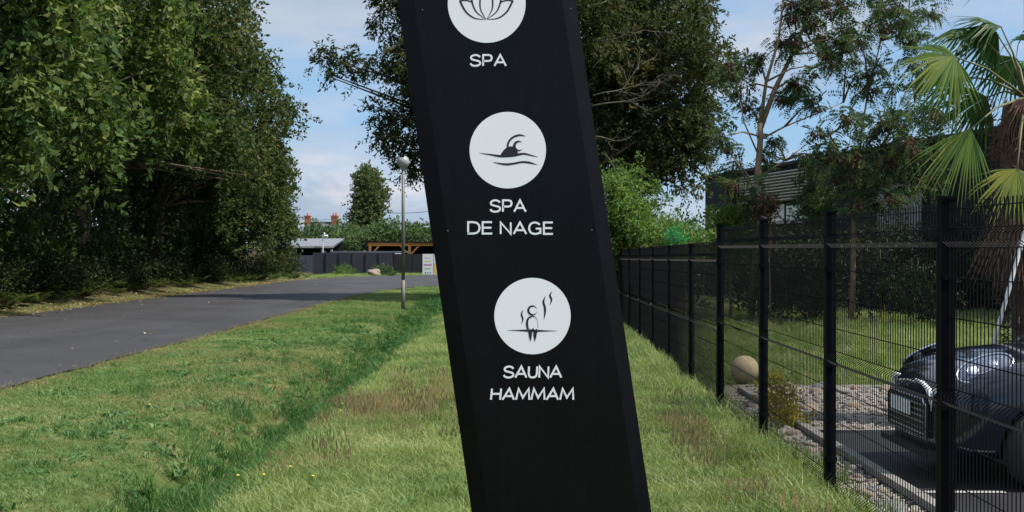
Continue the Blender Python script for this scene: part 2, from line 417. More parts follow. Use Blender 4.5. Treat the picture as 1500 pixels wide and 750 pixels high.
# ------------------------------------------------------------------ the row of trees left of the road
LT = [  # x, y, cz, rx, ry, rz, leaf, label
 (-17.6, 32.5, 8.2, 6.2, 5.0, 7.0, .30, 'broad chestnut tree left of the road, nearest the camera, with large pale leaf sprays'),
 (-16.9, 41.0, 9.5, 5.6, 4.6, 6.2, .29, 'second chestnut tree along the road, yellowing sprays hanging over a dark hollow'),
 (-16.6, 50.0, 10.2, 5.6, 5.0, 8.6, .22, 'tall dark tree, third in the roadside row, crown running out of the top'),
 (-16.3, 60.0, 7.9, 4.9, 5.0, 6.8, .22, 'dark oak in the roadside row with a russet upper edge, fourth from the camera'),
 (-17.3, 70.5, 5.4, 4.2, 5.0, 5.0, .22, 'lowest tree, at the far end of the roadside row, leaning out towards the carport')]
for i, (x, y, cz, rx, ry, rz, lf, lab) in enumerate(LT):
    n = [92, 88, 112, 112, 105][i]
    cl = ellipsoid_clumps(x, y, cz+(.7 if i in (1, 2, 3) else 0), rx, ry, rz-(.7 if i in (1, 2, 3) else 0), n, .4, 1.15, .80, -.85)
    # long sprays that hang out over the verge
    hang = []
    for k in range(40):
        a = random.uniform(-1.35, 1.1); px = x+rx*math.cos(a)*random.uniform(.92, 1.14); py = y+ry*math.sin(a)
        z0 = cz+random.uniform(-.55, .35)*rz
        for s_ in range(4): hang.append((px+.12*s_+random.uniform(-.15, .15), py-.18*s_, z0-.42*s_, .5-.07*s_))
    inn = ellipsoid_clumps(x-.6, y, cz-.5, rx*.7, ry*.7, rz*.75, 40, .9, 1.5, .3)
    low = ellipsoid_clumps(x-.8, y, 2.6, rx*.62, ry*.85, 2.5, 26, .5, .9, .5) if i in (0, 4) else ellipsoid_clumps(x-.9, y, 2.4, 1.8, 4.4, 2.4, 34, .45, .85, .5)
    cl = np.vstack([cl, np.array(hang), inn, low])
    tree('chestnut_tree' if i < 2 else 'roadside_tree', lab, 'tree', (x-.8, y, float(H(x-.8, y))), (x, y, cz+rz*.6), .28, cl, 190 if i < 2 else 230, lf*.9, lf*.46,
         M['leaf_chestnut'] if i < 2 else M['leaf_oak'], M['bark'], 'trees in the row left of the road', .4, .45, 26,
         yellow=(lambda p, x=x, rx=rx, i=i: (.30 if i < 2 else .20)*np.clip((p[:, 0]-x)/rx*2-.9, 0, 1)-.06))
# deep wood behind the row
cl = []
for k in range(260):
    cl.append((random.uniform(-30, -20), random.uniform(20, 92), 11.5*random.random()**1.5, random.uniform(1.3, 2.2)))
pos, dr, idx = clump_leaves(cl, 170, .5, .4)
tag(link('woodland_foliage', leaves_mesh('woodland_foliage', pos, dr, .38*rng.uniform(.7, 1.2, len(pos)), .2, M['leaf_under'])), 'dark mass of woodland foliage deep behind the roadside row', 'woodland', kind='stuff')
# undergrowth
cl = []
for k in range(340):
    y = random.uniform(24, 84); cl.append((-15.2-abs(random.gauss(0, 1.3))+(max(0, y-60)*.05), y, random.uniform(.2, 1.25), random.uniform(.35, .7)))
pos, dr, idx = clump_leaves(cl, 110, .6, -.1, .8)
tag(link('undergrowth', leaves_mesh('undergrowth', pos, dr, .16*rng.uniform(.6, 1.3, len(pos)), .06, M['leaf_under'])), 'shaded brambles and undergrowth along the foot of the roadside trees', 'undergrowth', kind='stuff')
# ferns along the verge
def fern_mesh():
    p = []; d = []; L = []
    for k in range(11):
        a = random.uniform(0, 2*math.pi); el = random.uniform(.6, 1.1); n = 15; ln = random.uniform(.5, .8)
        for j in range(2, n):
            s_ = j/n; r_ = ln*s_*math.cos(el*(1-.6*s_)); z = ln*math.sin(el)*(s_-.55*s_*s_)*1.3
            c = np.array([math.cos(a)*r_, math.sin(a)*r_, z]); w_ = .17*math.sin(math.pi*min(1, s_*.9+.12))+.02
            for sg in (-1, 1):
                p.append(c); d.append([-math.sin(a)*sg+math.cos(a)*.4, math.cos(a)*sg+math.sin(a)*.4, -.15]); L.append(w_)
    L = np.array(L)
    return leaves_mesh('fern', np.array(p), np.array(d), L, L*.22, M['leaf_fern'], .1, np.full(len(p), .5)+rng.normal(size=len(p))*.2, roll=np.tile([0, 0, 1.], (len(p), 1)))
fm = [fern_mesh() for _ in range(4)]
k = 0
for i in range(46):
    y = 30+i*1.12+random.uniform(-.4, .4); x = -14.75-random.uniform(0, .9)+max(0, y-62)*.09
    o = link('fern', fm[i % 4], None, (x, y, float(H(x, y)))); s_ = random.uniform(.75, 1.35); o.scale = (s_, s_, s_); o.rotation_euler.z = random.uniform(0, 6)
    tag(o, 'arching green fern frond clump on the shaded verge under the roadside trees', 'fern', 'ferns along the road verge')

# ------------------------------------------------------------------ far side: hedge, poplar, house, carports
hed = [(415, 333, 100), (440, 336, 103), (463, 334, 101), (488, 335, 104), (505, 328, 106), (528, 330, 100), (548, 338, 102), (566, 336, 101), (588, 330, 104), (607, 336, 100), (622, 330, 103), (645, 338, 101), (670, 330, 104), (700, 334, 102), (730, 330, 104), (765, 334, 102)]
for i, (px, py, d) in enumerate(hed):
    top = P(px, py, d); cl = ellipsoid_clumps(top.x, d, top.z*.5, 1.7, 1.5, top.z*.53, 34, .45, .8, .6)
    where = ['behind the metal roofed carport, next to the roadside trees', 'below the left brick chimney', 'in front of the dark ridge between the chimneys', 'below the right brick chimney', 'just right of the right chimney', 'at the left foot of the poplar', 'at the right foot of the poplar',
             'between the poplar and the lamp post', 'right behind the lamp post pole', 'behind the orange timber carport near the lamp post', 'at the left edge of the black sign over the orange carport'] 
    root = tree('hedge_shrub', ('bushy green hedge tree ' + (where[i] if i < len(where) else 'hidden behind the black sign, '+('first', 'second', 'third', 'fourth', 'last')[i-len(where)]+' from its left edge')), 'hedge tree', (top.x, d, 0), (top.x, d, top.z*.8), .09, cl, 150, .26, .12, M['leaf_far'], M['bark'], 'hedge trees behind the carports', .0, .5, 6)
# back row seen above the hedge
pop = P(539, 247, 112)
cl = []
for k in range(190):
    s_ = (k+.5)/190; z = 1.0+(pop.z-1.3)*s_; rr = 1.62*(math.sin(math.pi*min(1, (1-s_)*.90+.04))**.7)
    a = random.uniform(0, 2*math.pi); r_ = rr*random.uniform(.35, 1)
    cl.append((pop.x+math.cos(a)*r_, 112+math.sin(a)*r_, z, random.uniform(.42, .68)))
tree('poplar_tree', 'tall narrow poplar tree standing above the hedge beyond the carports', 'poplar', (pop.x, 112, 0), (pop.x, 112, pop.z-.5), .2, cl, 130, .26, .15, M['leaf_poplar'], M['bark'], None, -.7, .5, 20)

# house far behind
hd = 135
root = thing('brick_house', 'distant house with a dark ridge roof and two orange brick chimneys above the hedge', 'house', P(472, 360, hd).xy.to_3d())
a = P(450, 326, hd); b_ = P(492, 326, hd); zr = a.z
mb = MB(); mb.box(((a.x+b_.x)/2, hd, (zr-1.6)/2), (b_.x-a.x, 6, zr-1.6)); mb.build('wall', M['kerb'], root)
mb = MB(); x0, x1 = a.x-.2, b_.x+.2
mb.face([(x0, hd-3.3, zr-2), (x1, hd-3.3, zr-2), (x1, hd, zr), (x0, hd, zr)]); mb.face([(x1, hd+3.3, zr-2), (x0, hd+3.3, zr-2), (x0, hd, zr), (x1, hd, zr)])
mb.face([(x0, hd-3.3, zr-2), (x0, hd, zr), (x0, hd+3.3, zr-2)]); mb.face([(x1, hd-3.3, zr-2), (x1, hd+3.3, zr-2), (x1, hd, zr)])
mb.face([(x0, hd-3.3, zr-2.001), (x0, hd+3.3, zr-2.001), (x1, hd+3.3, zr-2.001), (x1, hd-3.3, zr-2.001)])
mb.box(((x0+x1)/2, hd, zr+.03), (x1-x0, .25, .1)); rf = mb.build('roof', M['slate'], root)
for px, wd in ((451, .62), (490.5, .72)):
    c = P(px, 317, hd); mb = MB(); mb.box((c.x, hd, zr-.35+(c.z-zr+.35)/2), (wd, .8, c.z-zr+.35)); mb.box((c.x, hd, c.z+.04), (wd+.12, .92, .1))
    ch = mb.build('chimney', M['brick'], rf)
    for k_ in ((0,) if px < 470 else (-.14, .14)):
        mb = MB(); mb.lathe((c.x+k_, hd, c.z+.09), [(.0, 0), (.11, 0), (.08, .28), (0, .28)], 8)
        o = mb.build('chimney_pot', M['brick'], rf)
# thin aerials on the ridge
mb = MB()
for px in (464, 476): mb = MB(); mb.bar(P(px, 328, hd), P(px, 317, hd), .03); mb.build('aerial', M['galv'], rf)

# overhead cable
for pa, pb, lab in (((395, 319, 118), (560, 316, 122), 'thin overhead cable running past the two chimneys'), ((560, 311.5, 96), (700, 296, 92), 'thin overhead cable right of the poplar, rising towards the sign')):
    a, b_ = P(*pa), P(*pb); mb = MB(); pts = []
    for i in range(13):
        s_ = i/12; p = a.lerp(b_, s_); p.z -= .3*4*s_*(1-s_); pts.append(p)
    mb.tube(pts, .018, 4); tag(mb.build('overhead_cable', M['blackpanel'], loc=tuple(a)), lab, 'cable')

# left carport with metal roof
D = 92
root = thing('metal_roof_carport', 'open carport with a pale metal roof and grey side wall beside the roadside trees', 'carport', P(450, 400, D).xy.to_3d())
xl, xr = P(408, 360, D).x, P(489, 360, D).x
zt = P(0, 350.5, D+5).z; ze = P(0, 361, D-1).z
rf = MB(); rf.face([(xl-.2, D-1, ze), (xr+.1, D-1, ze), (xr+.1, D+5, zt+.06), (xl+.2, D+5, zt+.06)]); rf.face([(xl-.2, D-1, ze-.1), (xl+.2, D+5, zt-.04), (xr+.1, D+5, zt-.04), (xr+.1, D-1, ze-.1)])
roof = rf.build('roof', M['roofmetal'], root)
for k in range(13):
    s_ = k/12; mb = MB(); x = xl+.0+(xr-xl)*s_
    mb.bar((x-.1, D-1.02, ze+.03), (x+.1, D+5, zt+.07), .04, .03); mb.build('roof_seam', M['greypaint'], roof)
mb = MB(); mb.box(((xl+xr)/2-.05, D-1.02, ze-.05), (xr-xl+.35, .08, .12)); mb.build('fascia', M['greypaint'], root)
for px in (426, 474, 488):
    x = P(px, 0, D).x; mb = MB(); mb.box((x, D-.8, (ze-.2)/2), (.13, .13, ze-.2)); mb.build('post', M['greywood'], root)
for px, s_ in ((427, 1), (487, -1)):
    x = P(px, 0, D).x; mb = MB(); mb.bar((x, D-.8, ze-.9), (x+s_*.55, D-.8, ze-.24), .1, .1); mb.build('brace', M['greywood'], root)
mb = MB(); mb.box(((xl+xr)/2, D+4.9, 1.3), (xr-xl, .1, 2.6)); mb.build('back_wall', M['blackpanel'], root)
mb = MB(); mb.box((xl+.35, D-.9, (ze-.2)/2), (.9, .1, ze-.2)); mb.build('side_wall', M['darkwall'], root)
for x in (xl,):
    mb = MB(); mb.box((x, D+2, 1.25), (.08, 5.6, 2.5)); mb.build('side_wall', M['darkwall'], root)

# right carport in orange timber
D = 94
root = thing('timber_carport', 'open carport of orange timber posts and braces, right of the lamp post', 'carport', P(600, 400, D).xy.to_3d())
xl, xr = P(541, 0, D).x, P(760, 0, D).x; zb = P(0, 358, D).z
mb = MB(); mb.box(((xl+xr)/2, D-.6, zb), (xr-xl+.3, .14, .24)); mb.build('beam', M['orangewood'], root)
mb = MB(); mb.box(((xl+xr)/2, D+2, zb+.18), (xr-xl+.7, 6, .09)); mb.build('roof', M['darkwall'], root)
for px in (543.5, 601, 660, 718):
    x = P(px, 0, D).x; mb = MB(); mb.box((x, D-.6, (zb-.12)/2), (.19, .19, zb-.12)); mb.build('post', M['orangewood'], root)
    for s_ in (-1, 1):
        if px < 550 and s_ < 0: continue
        mb = MB(); mb.bar((x+s_*.08, D-.6, zb-.75), (x+s_*.66, D-.6, zb-.14), .11, .11); mb.build('brace', M['orangewood'], root)
mb = MB(); mb.box(((xl+xr)/2, D+4.9, 1.2), (xr-xl, .1, 2.4)); mb.build('back_wall', M['blackpanel'], root)
mb = MB(); mb.box((xl-.1, D+2, 1.2), (.08, 5.6, 2.4)); mb.build('side_wall', M['blackpanel'], root)

# screens in front
def zpx(py, d): return CAMZ+(365-py)/F*d
D = 89.3
root = thing('screen_fence', 'long charcoal fabric screen fence in front of the two carports', 'fence', P(517, 400, D).xy.to_3d())
zt = zpx(370, D); x0, x1 = P(459, 0, D).x, P(575, 0, D).x; n = 6
for i in range(n):
    a = x0+(x1-x0)*i/n; b_ = x0+(x1-x0)*(i+1)/n; mb = MB()
    mb.box(((a+b_)/2, D+random.uniform(-.02, .02), zt/2+.02), (b_-a+.002*(i % 2)-.006, .05, zt-.04)); mb.build('screen_panel', M['screen'], root)
    mb = MB(); mb.box((a, D-.06, zt/2), (.06, .06, zt)); mb.build('post', M['screen'], root)
D2 = 90.3; root = thing('slate_screen', 'short slate blue screen between the metal carport and the charcoal fence', 'fence', P(444, 400, D2).xy.to_3d())
zt2 = zpx(375, D2)
for a, b_ in ((425, 437), (437, 448), (448, 459)):
    A, B = P(a, 0, D2).x, P(b_, 0, D2).x; mb = MB(); mb.box(((A+B)/2, D2, zt2/2+.1), (B-A-.03, .05, zt2-.1)); mb.build('screen_panel', M['screen_blue'], root)
mb = MB(); A, B = P(428, 0, D2).x, P(456, 0, D2).x; mb.box(((A+B)/2, D2-.1, .08), (B-A, .2, .16)); mb.build('plinth', M['kerb'], root)
D3 = 90.2; root = thing('flat_roof_hut', 'low hut with a pale flat roof edge behind the charcoal screen', 'hut', P(540, 400, D3+2).xy.to_3d())
A, B = P(487, 0, D3+2).x, P(597, 0, D3+2).x; z = zpx(369, D3+2)
mb = MB(); mb.box(((A+B)/2, D3+2, z), (B-A, 2.4, .1)); mb.build('roof', M['roofmetal'], root)
mb = MB(); mb.box(((A+B)/2, D3+2.1, (z-.05)/2), (B-A-.2, 2.0, z-.05)); mb.build('wall', M['darkwall'], root)
mb = MB(); A, B = P(577, 0, D3).x, P(591, 0, D3).x; mb.box(((A+B)/2, D3+.65, zpx(373, D3)), (B-A, .05, .22)); mb.build('white_box', M['white'], root)
D4 = 90.0; root = thing('black_gate', 'black panelled gate between the charcoal screen and the white sign board', 'gate', P(600, 400, D4).xy.to_3d())
z = zpx(372, D4)
for a, b_ in ((576, 590), (590, 604), (604, 618), (618, 640), (640, 664), (664, 690)):
    A, B = P(a, 0, D4).x, P(b_, 0, D4).x; mb = MB(); mb.box(((A+B)/2, D4, z/2), (B-A-.03, .06, z)); mb.build('panel', M['blackpanel'], root)

# white notice boards
root = thing('notice_board', 'white notice board with yellow, magenta and green lines beside the black gate', 'sign', P(627, 405, 86).xy.to_3d())
D5 = 86; A, B = P(619, 0, D5).x, P(634.5, 0, D5).x; zt = zpx(372, D5)
mb = MB(); mb.box(((A+B)/2, D5, (zt+.1)/2), (B-A, .08, zt-.1)); mb.build('board', M['white'], root)
for x in (A+.05, B-.05): mb = MB(); mb.box((x, D5+.06, .12), (.05, .05, .25)); mb.build('post', M['galv'], root)
for py, c, wd in ((382.5, (.75, .6, .1), .6), (388, (.45, .05, .2), .75), (393.5, (.2, .5, .12), .6), (377.5, (.55, .57, .62), .65)):
    z = zpx(py, D5); mb = MB(); mb.box(((A+B)/2, D5-.042, z), ((B-A)*wd, .006, .07)); mb.build('printed_line', mat('print', c, .6), root)
for k in range(3):
    z = zpx(400, D5); mb = MB(); x = A+(B-A)*(.26+.24*k)
    mb.box((x, D5-.042, z+.05), (.09, .006, .06)); mb.box((x, D5-.042, z-.06), (.045, .006, .12)); mb.build('printed_mark', mat('print_dark', (.18, .19, .2), .6), root)
root = thing('yellow_notice_board', 'second white notice board with a yellow lower part at the edge of the black sign', 'sign', P(637, 405, 86.5).xy.to_3d())
A, B = P(635.5, 0, 86.5).x, P(652, 0, 86.5).x
mb = MB(); mb.box(((A+B)/2, 86.5, (zt+.1)/2), (B-A, .08, zt-.1)); mb.build('board', M['white'], root)
mb = MB(); mb.box(((A+B)/2, 86.457, .52), (B-A-.06, .006, .7)); mb.build('printed_field', mat('print_yellow', (.75, .55, .08), .6), root)

# pole with floodlight
root = thing('floodlight_pole', 'short pole with a white floodlight rising behind the metal roofed carport', 'lamp', P(474, 400, 91).xy.to_3d())
x = P(474, 0, 91).x; mb = MB(); mb.tube([(x, 91.3-.6, 0), (x, 91.3-.6, zpx(343, 91))], .035, 6); mb.build('pole', M['white'], root)
c = P(477.5, 346, 90.7); mb = MB(); mb.box(c, (.26, .2, .14), Matrix.Rotation(R(20), 3, 'X')); mb.build('lamp_head', M['white'], root)
c = P(475, 342, 90.7); mb = MB(); mb.lathe(c, [(0, -.07), (.07, -.04), (.07, .05), (0, .08)], 8); mb.build('sensor', M['white'], root)

# rock, mound shrub, wispy shrub
def rock_mesh(name, seed, mt, sub=2, sq=.65):
    bm = bmesh.new(); bmesh.ops.create_icosphere(bm, subdivisions=sub, radius=.5); rr = random.Random(seed)
    ph = [rr.uniform(0, 6) for _ in range(6)]; sx, sy = rr.uniform(.85, 1.25), rr.uniform(.75, 1.1)
    for v in bm.verts:
        c = v.co; k_ = 1+.16*math.sin(c.x*7+ph[0])*math.cos(c.y*6+ph[1])+.12*math.sin(c.z*9+ph[2]+c.x*5)+.06*math.sin(c.y*17+ph[3])
        v.co = Vector((c.x*k_*sx, c.y*k_*sy, c.z*k_*sq))
    me = bpy.data.meshes.new(name); bm.to_mesh(me); bm.free(); me.materials.append(mt); 
    if sub > 1: me.polygons.foreach_set('use_smooth', [True]*len(me.polygons))
    return me
c = P(548, 402.5, 85.6)
o = tag(link('boulder', rock_mesh('boulder', 3, M['rock_b'], 3), None, (c.x, 85.6, .22)), 'rounded tan boulder on the grass edge in front of the charcoal screen', 'boulder'); o.scale = (.95, .8, .9)
for (px, py, w_, n, lf, mt, lab) in ((504, 388, 1.05, 26, .13, 'leaf_shrub', 'low green mounded bush against the charcoal screen'), (561, 392, .85, 18, .15, 'leaf_far', 'wispy grey green bush beside the boulder')):
    D = 87; top = P(px, py, D)
    cl = ellipsoid_clumps(top.x, D, 0, w_, .7, top.z-.1, n, .16, .32, .4, 0)
    tree('low_bush', lab, 'bush', (top.x, D, 0), (top.x, D, top.z*.7), .03, cl, 80, lf, lf*.4, M[mt], M['bark'], None, -.3 if px < 550 else -1.2, .6, 8)
# end-of-row bush by the carport
cl = ellipsoid_clumps(-14.9, 80, .7, 1.0, 1.2, 1.25, 26, .25, .45, .5)
tree('roadside_bush', 'rounded light green bush at the far end of the row by the slate screen', 'bush', (-14.9, 80, 0), (-14.9, 80, 1.4), .05, cl, 130, .15, .06, M['leaf_fern'], M['bark'], None, .1, .5, 8)

# ------------------------------------------------------------------ street lamp
lx = (590.5-750)/F*38.5; base = (lx, 38.5, 0)
root = thing('street_lamp', 'slim grey street lamp with a chipped round globe between road and lawn', 'street lamp', base)
zt = zpx(237, 38.5)
mb = MB(); mb.tube([(lx, 38.5, -.1), (lx, 38.5, .9)], .062, 12); mb.tube([(lx, 38.5, .9), (lx, 38.5, zt-.2)], [.052, .046], 12); mb.build('pole', M['lamp_pole'], root, smooth=True)
mb = MB(); mb.lathe((lx, 38.5, zt), [(.05, -.26), (.075, -.24), (.08, -.17), (.11, -.15), (.11, -.13)], 14); mb.build('collar', M['galv'], root, smooth=True)
bm = bmesh.new(); bmesh.ops.create_uvsphere(bm, u_segments=28, v_segments=18, radius=.195)
kill = [f for f in bm.faces if f.calc_center_median().z > .115 and abs(f.calc_center_median().x+.03) < .085]
bmesh.ops.delete(bm, geom=kill, context='FACES')
me = bpy.data.meshes.new('globe'); bm.to_mesh(me); bm.free(); me.materials.append(M['lamp_globe']); me.polygons.foreach_set('use_smooth', [True]*len(me.polygons))
link('globe', me, root, (lx, 38.5, zt))
mb = MB(); mb.lathe((lx, 38.5, zt), [(0, -.14), (.04, -.13), (.045, .05), (0, .08)], 10); mb.build('bulb', M['white'], root, smooth=True)

# ------------------------------------------------------------------ big ash tree behind the sign
def E(px0, px1, py0, py1, d, ry, n, r0, r1, inner=.6):
    a = P(px0, py0, d); b_ = P(px1, py1, d)
    return ellipsoid_clumps((a.x+b_.x)/2, d, (a.z+b_.z)/2, (b_.x-a.x)/2, ry, abs(a.z-b_.z)/2, n, r0, r1, inner)
AD = 46
cl = np.vstack([E(600, 1010, -95, 250, AD, 3.9, 190, .42, .85), E(850, 1058, -90, 280, AD, 3.2, 120, .36, .75), E(575, 720, -60, 235, AD, 2.4, 70, .36, .7),
                E(960, 1076, 90, 268, AD-1, 1.7, 40, .25, .45, .4), E(905, 1040, 180, 276, AD-1.5, 1.5, 30, .3, .45, .4), E(552, 610, 60, 135, AD, 1, 14, .25, .42, .3), E(462, 548, 62, 122, AD, .8, 24, .18, .34, .3), E(535, 600, 130, 235, AD, 1, 16, .28, .45, .3),
                E(528, 640, -80, 50, AD, 1.2, 28, .3, .5, .3), E(570, 640, 190, 268, AD, 1, 16, .28, .45, .3), E(500, 600, 85, 112, AD, .7, 12, .18, .28, .2), E(870, 965, 190, 300, AD, 1.6, 26, .3, .5, .4), E(1000, 1050, -40, 60, AD, 1, 14, .25, .4, .3)])
bx = P(805, 0, AD).x
ash = tree('ash_tree', 'huge dark ash tree with brown seed clusters rising behind the black sign', 'tree', (bx, AD, 0), (bx+.3, AD, 9.5), .36, cl, 250, .19, .07, M['leaf_ash'], M['bark'], None, .5, .42, 46)
# bare dead branches showing on its near side
mb = MB()
def branch(mb, a, dirv, L, r, depth):
    pts = [Vector(a)]; d = Vector(dirv).normalized()
    for i in range(5):
        d = (d+Vector((random.gauss(0, .16), random.gauss(0, .1), random.gauss(0, .14)))).normalized(); pts.append(pts[-1]+d*L/5)
    mb.tube(pts, [r*(1-.16*i) for i in range(6)], 5)
    if depth:
        for i in (2, 3, 4, 5):
            nd = (d+Vector((random.uniform(-.9, .9), random.uniform(-.4, .2), random.uniform(-.8, .8)))).normalized(); branch(mb, pts[i], nd, L*.5, r*.5, depth-1)
for (px, py, dx, dz, L) in ((868, 140, 1, .5, 2.2), (868, 155, 1, .12, 2.4), (872, 60, 1, .2, 2.0), (872, 200, .8, .1, 1.1), (885, 225, .6, -.5, .9), (905, 140, .8, 1.0, 1.5), (868, 100, .7, .7, 1.6), (870, 10, 1, .3, 2.0)):
    branch(mb, P(px, py, 42.4), (dx, -.05, dz), L*.85, .03, 2)
mb.build('dead_branches', M['bark_grey'], ash, smooth=True)

# ------------------------------------------------------------------ right side, beyond the fence
cl = np.vstack([E(868, 945, 258, 375, 30, 1, 34, .14, .34, .4), E(905, 972, 288, 375, 31, 1, 24, .12, .3, .3), E(945, 1018, 325, 376, 29, .8, 20, .12, .24, .4), E(840, 900, 290, 375, 30, 1, 14, .2, .36, .4)]+[[[*P(px+7*j*sl, py-9*j, 30.2+.1*j), .17-.03*j]] for px, py, sl in ((885, 275, -.3), (898, 268, .6), (915, 262, .9), (932, 268, .4), (947, 292, 1.1), (962, 312, .8), (978, 330, .6), (905, 285, -.5), (925, 290, .1)) for j in range(4)])
b0 = P(930, 0, 30)
tree('leafy_shrub', 'tall bright green leafy shrub behind the far fence, under the ash tree', 'shrub', (b0.x, 30, 0), (b0.x, 30, 2.6), .06, cl, 190, .105, .042, M['leaf_shrub'], M['bark'], None, .1, .5, 22)
cl = E(972, 1002, 338, 356, 26, .3, 10, .07, .13, .4); b0 = P(987, 0, 26)
tree('emerald_shrub', 'small patch of vivid emerald foliage just above the far fence', 'shrub', (b0.x, 26, 0), (b0.x, 26, 1.9), .02, cl, 90, .05, .03, M['emerald'], M['bark'], None, .1, .6, 6)
cl = np.vstack([E(960, 1030, 345, 378, 33, .8, 20, .2, .32, .4), E(1000, 1045, 340, 372, 27, .6, 14, .14, .25, .4)]); b0 = P(1003, 0, 30)
tree('loose_shrub', 'loose olive green shrub left of the dark building, above the fence', 'shrub', (b0.x, 30, 0), (b0.x, 30, 1.8), .04, cl, 110, .09, .035, M['leaf_shrub'], M['bark'], None, .1, .5, 12)
cl = np.vstack([E(1050, 1085, 282, 345, 33, .5, 18, .14, .28, .3), E(1035, 1110, 318, 380, 33, .6, 22, .16, .32, .4)]); b0 = P(1070, 0, 33)
tree('slender_shrub', 'yellow green slender shrub in front of the dark building corner', 'shrub', (b0.x, 33, 0), (b0.x, 33, 3.0), .04, cl, 120, .13, .045, M['leaf_shrub'], M['bark_pale'], None, -.1, .5, 14)

# feathery acacia-like trees
def acacia(label, base, stems, spots, d, seed):
    K = d/21.0
    root = thing('acacia_tree', label, 'tree', base, 'feathery trees behind the fence'); random.seed(seed)
    mb = MB(); nodes = []
    for pts, r0, r1 in stems:
        q_ = [P(x, y, d+dd) for x, y, dd in pts]; n = len(q_)
        mb.tube(q_, [r0+(r1-r0)*i/(n-1) for i in range(n)], 8); nodes += q_[1:]
    cl = []
    for (x, y, r_) in spots:
        c = P(x, y, d+random.uniform(-.9, .9)); rm = r_*d/F
        near = min(nodes, key=lambda n_: (n_-c).length+max(0, n_.z-c.z)*1.5)
        mid = near.lerp(c, .5)+Vector((0, 0, .12)); mb.tube([near, mid, c], [.022*K, .014*K, .005*K], 5)
        for k in range(5): cl.append((c.x+random.gauss(0, rm*.62), c.y+random.gauss(0, rm*.6), c.z+random.gauss(0, rm*.42), rm*.46))
        for k in range(3):
            e = c+Vector((random.uniform(-1.4, 1.4)*rm, random.uniform(-1, 1)*rm, random.uniform(-.8, .8)*rm)); mb.tube([c, c.lerp(e, .5)+Vector((0, 0, .03)), e], [.006*K, .004*K, .002*K], 4)
    mb.build('trunk', M['bark_pale'], root, smooth=True)
    # pinnate sprays: rachis positions with leaflets in two ranks
    cl = np.array(cl); P_, D_, T_, L_ = [], [], [], []
    for c in cl:
        for k in range(max(5, int(78*c[3]/K))):
            u = unit(1)[0]; p0 = c[:3]+u*c[3]*random.random()**.5*1.15; ax_ = u*.8+np.array([random.gauss(0, .5), random.gauss(0, .5), random.gauss(-.25, .35)]); ax_ /= np.linalg.norm(ax_)
            sd_ = np.cross(ax_, rng.normal(size=3)); sd_ /= np.linalg.norm(sd_); ln = K*random.uniform(.16, .3)
            tt = random.random()
            for j in range(9):
                s_ = (j+1)/9
                for g in (-1, 1):
                    P_.append(p0+ax_*ln*s_-np.array([0, 0, .25*ln*s_*s_])); D_.append(sd_*g+ax_*.35); T_.append(tt); L_.append(.07*K*(1-.5*abs(s_-.5)))
    L_ = np.array(L_)
    link('crown', leaves_mesh('crown', np.array(P_)-np.array(base), np.array(D_), L_, L_*.42, M['leaf_acacia'], .1, np.array(T_)), root)
    # brown seed pods inside the clumps
    pc = cl[::2].copy(); pc[:, 3] *= .8; pc[:, 2] -= .05
    pos, dr, idx = clump_leaves(pc, 62, .6, 1.4)
    link('seed_pods', leaves_mesh('seed_pods', pos-np.array(base), dr, .085*K*rng.uniform(.6, 1.3, len(pos)), .024*K, M['pods'], .2), root)
b0 = P(1104, 0, 33)
acacia('feathery tree with a pale bare leaning trunk in front of the louvred wall', (b0.x, 33, 0),
       [([(1101, 470, 0), (1104, 380, 0), (1107, 290, 0), (1114, 200, 0), (1113, 180, 0)], .095, .075), ([(1113, 190, 0), (1135, 130, .2), (1160, 80, .3), (1185, 20, .4), (1200, -60, .4)], .075, .028),
        ([(1113, 185, 0), (1122, 120, -.2), (1140, 60, -.3), (1150, -30, -.3)], .055, .02), ([(1113, 205, 0), (1150, 185, .3), (1200, 165, .5), (1235, 150, .8)], .03, .012), ([(1112, 230, 0), (1090, 180, -.3), (1078, 120, -.4)], .025, .01),
        ([(1110, 260, 0), (1150, 235, .3), (1190, 205, .6)], .025, .01)],
       [(1110, 96, 20), (1070, 107, 20), (1088, 100, 14), (1156, 64, 24), (1158, 144, 24), (1185, 34, 34), (1160, 10, 22), (1205, 15, 25), (1231, 9, 20), (1218, 88, 22), (1240, 82, 18), (1196, 95, 16), (1170, 125, 18), (1212, 200, 20), (1098, 160, 16), (1060, 200, 14),
        (1180, 232, 13), (1085, 240, 16), (1232, 55, 18), (1200, -30, 35), (1150, -40, 30), (1092, 270, 24), (1100, 300, 22), (1120, 235, 12), (1255, 110, 14), (1195, 150, 14), (1062, 215, 10), (1135, 205, 10), (1190, 60, 18), (1085, 130, 10), (1206, 228, 16)], 33, 5)
b0 = P(1247, 0, 31)
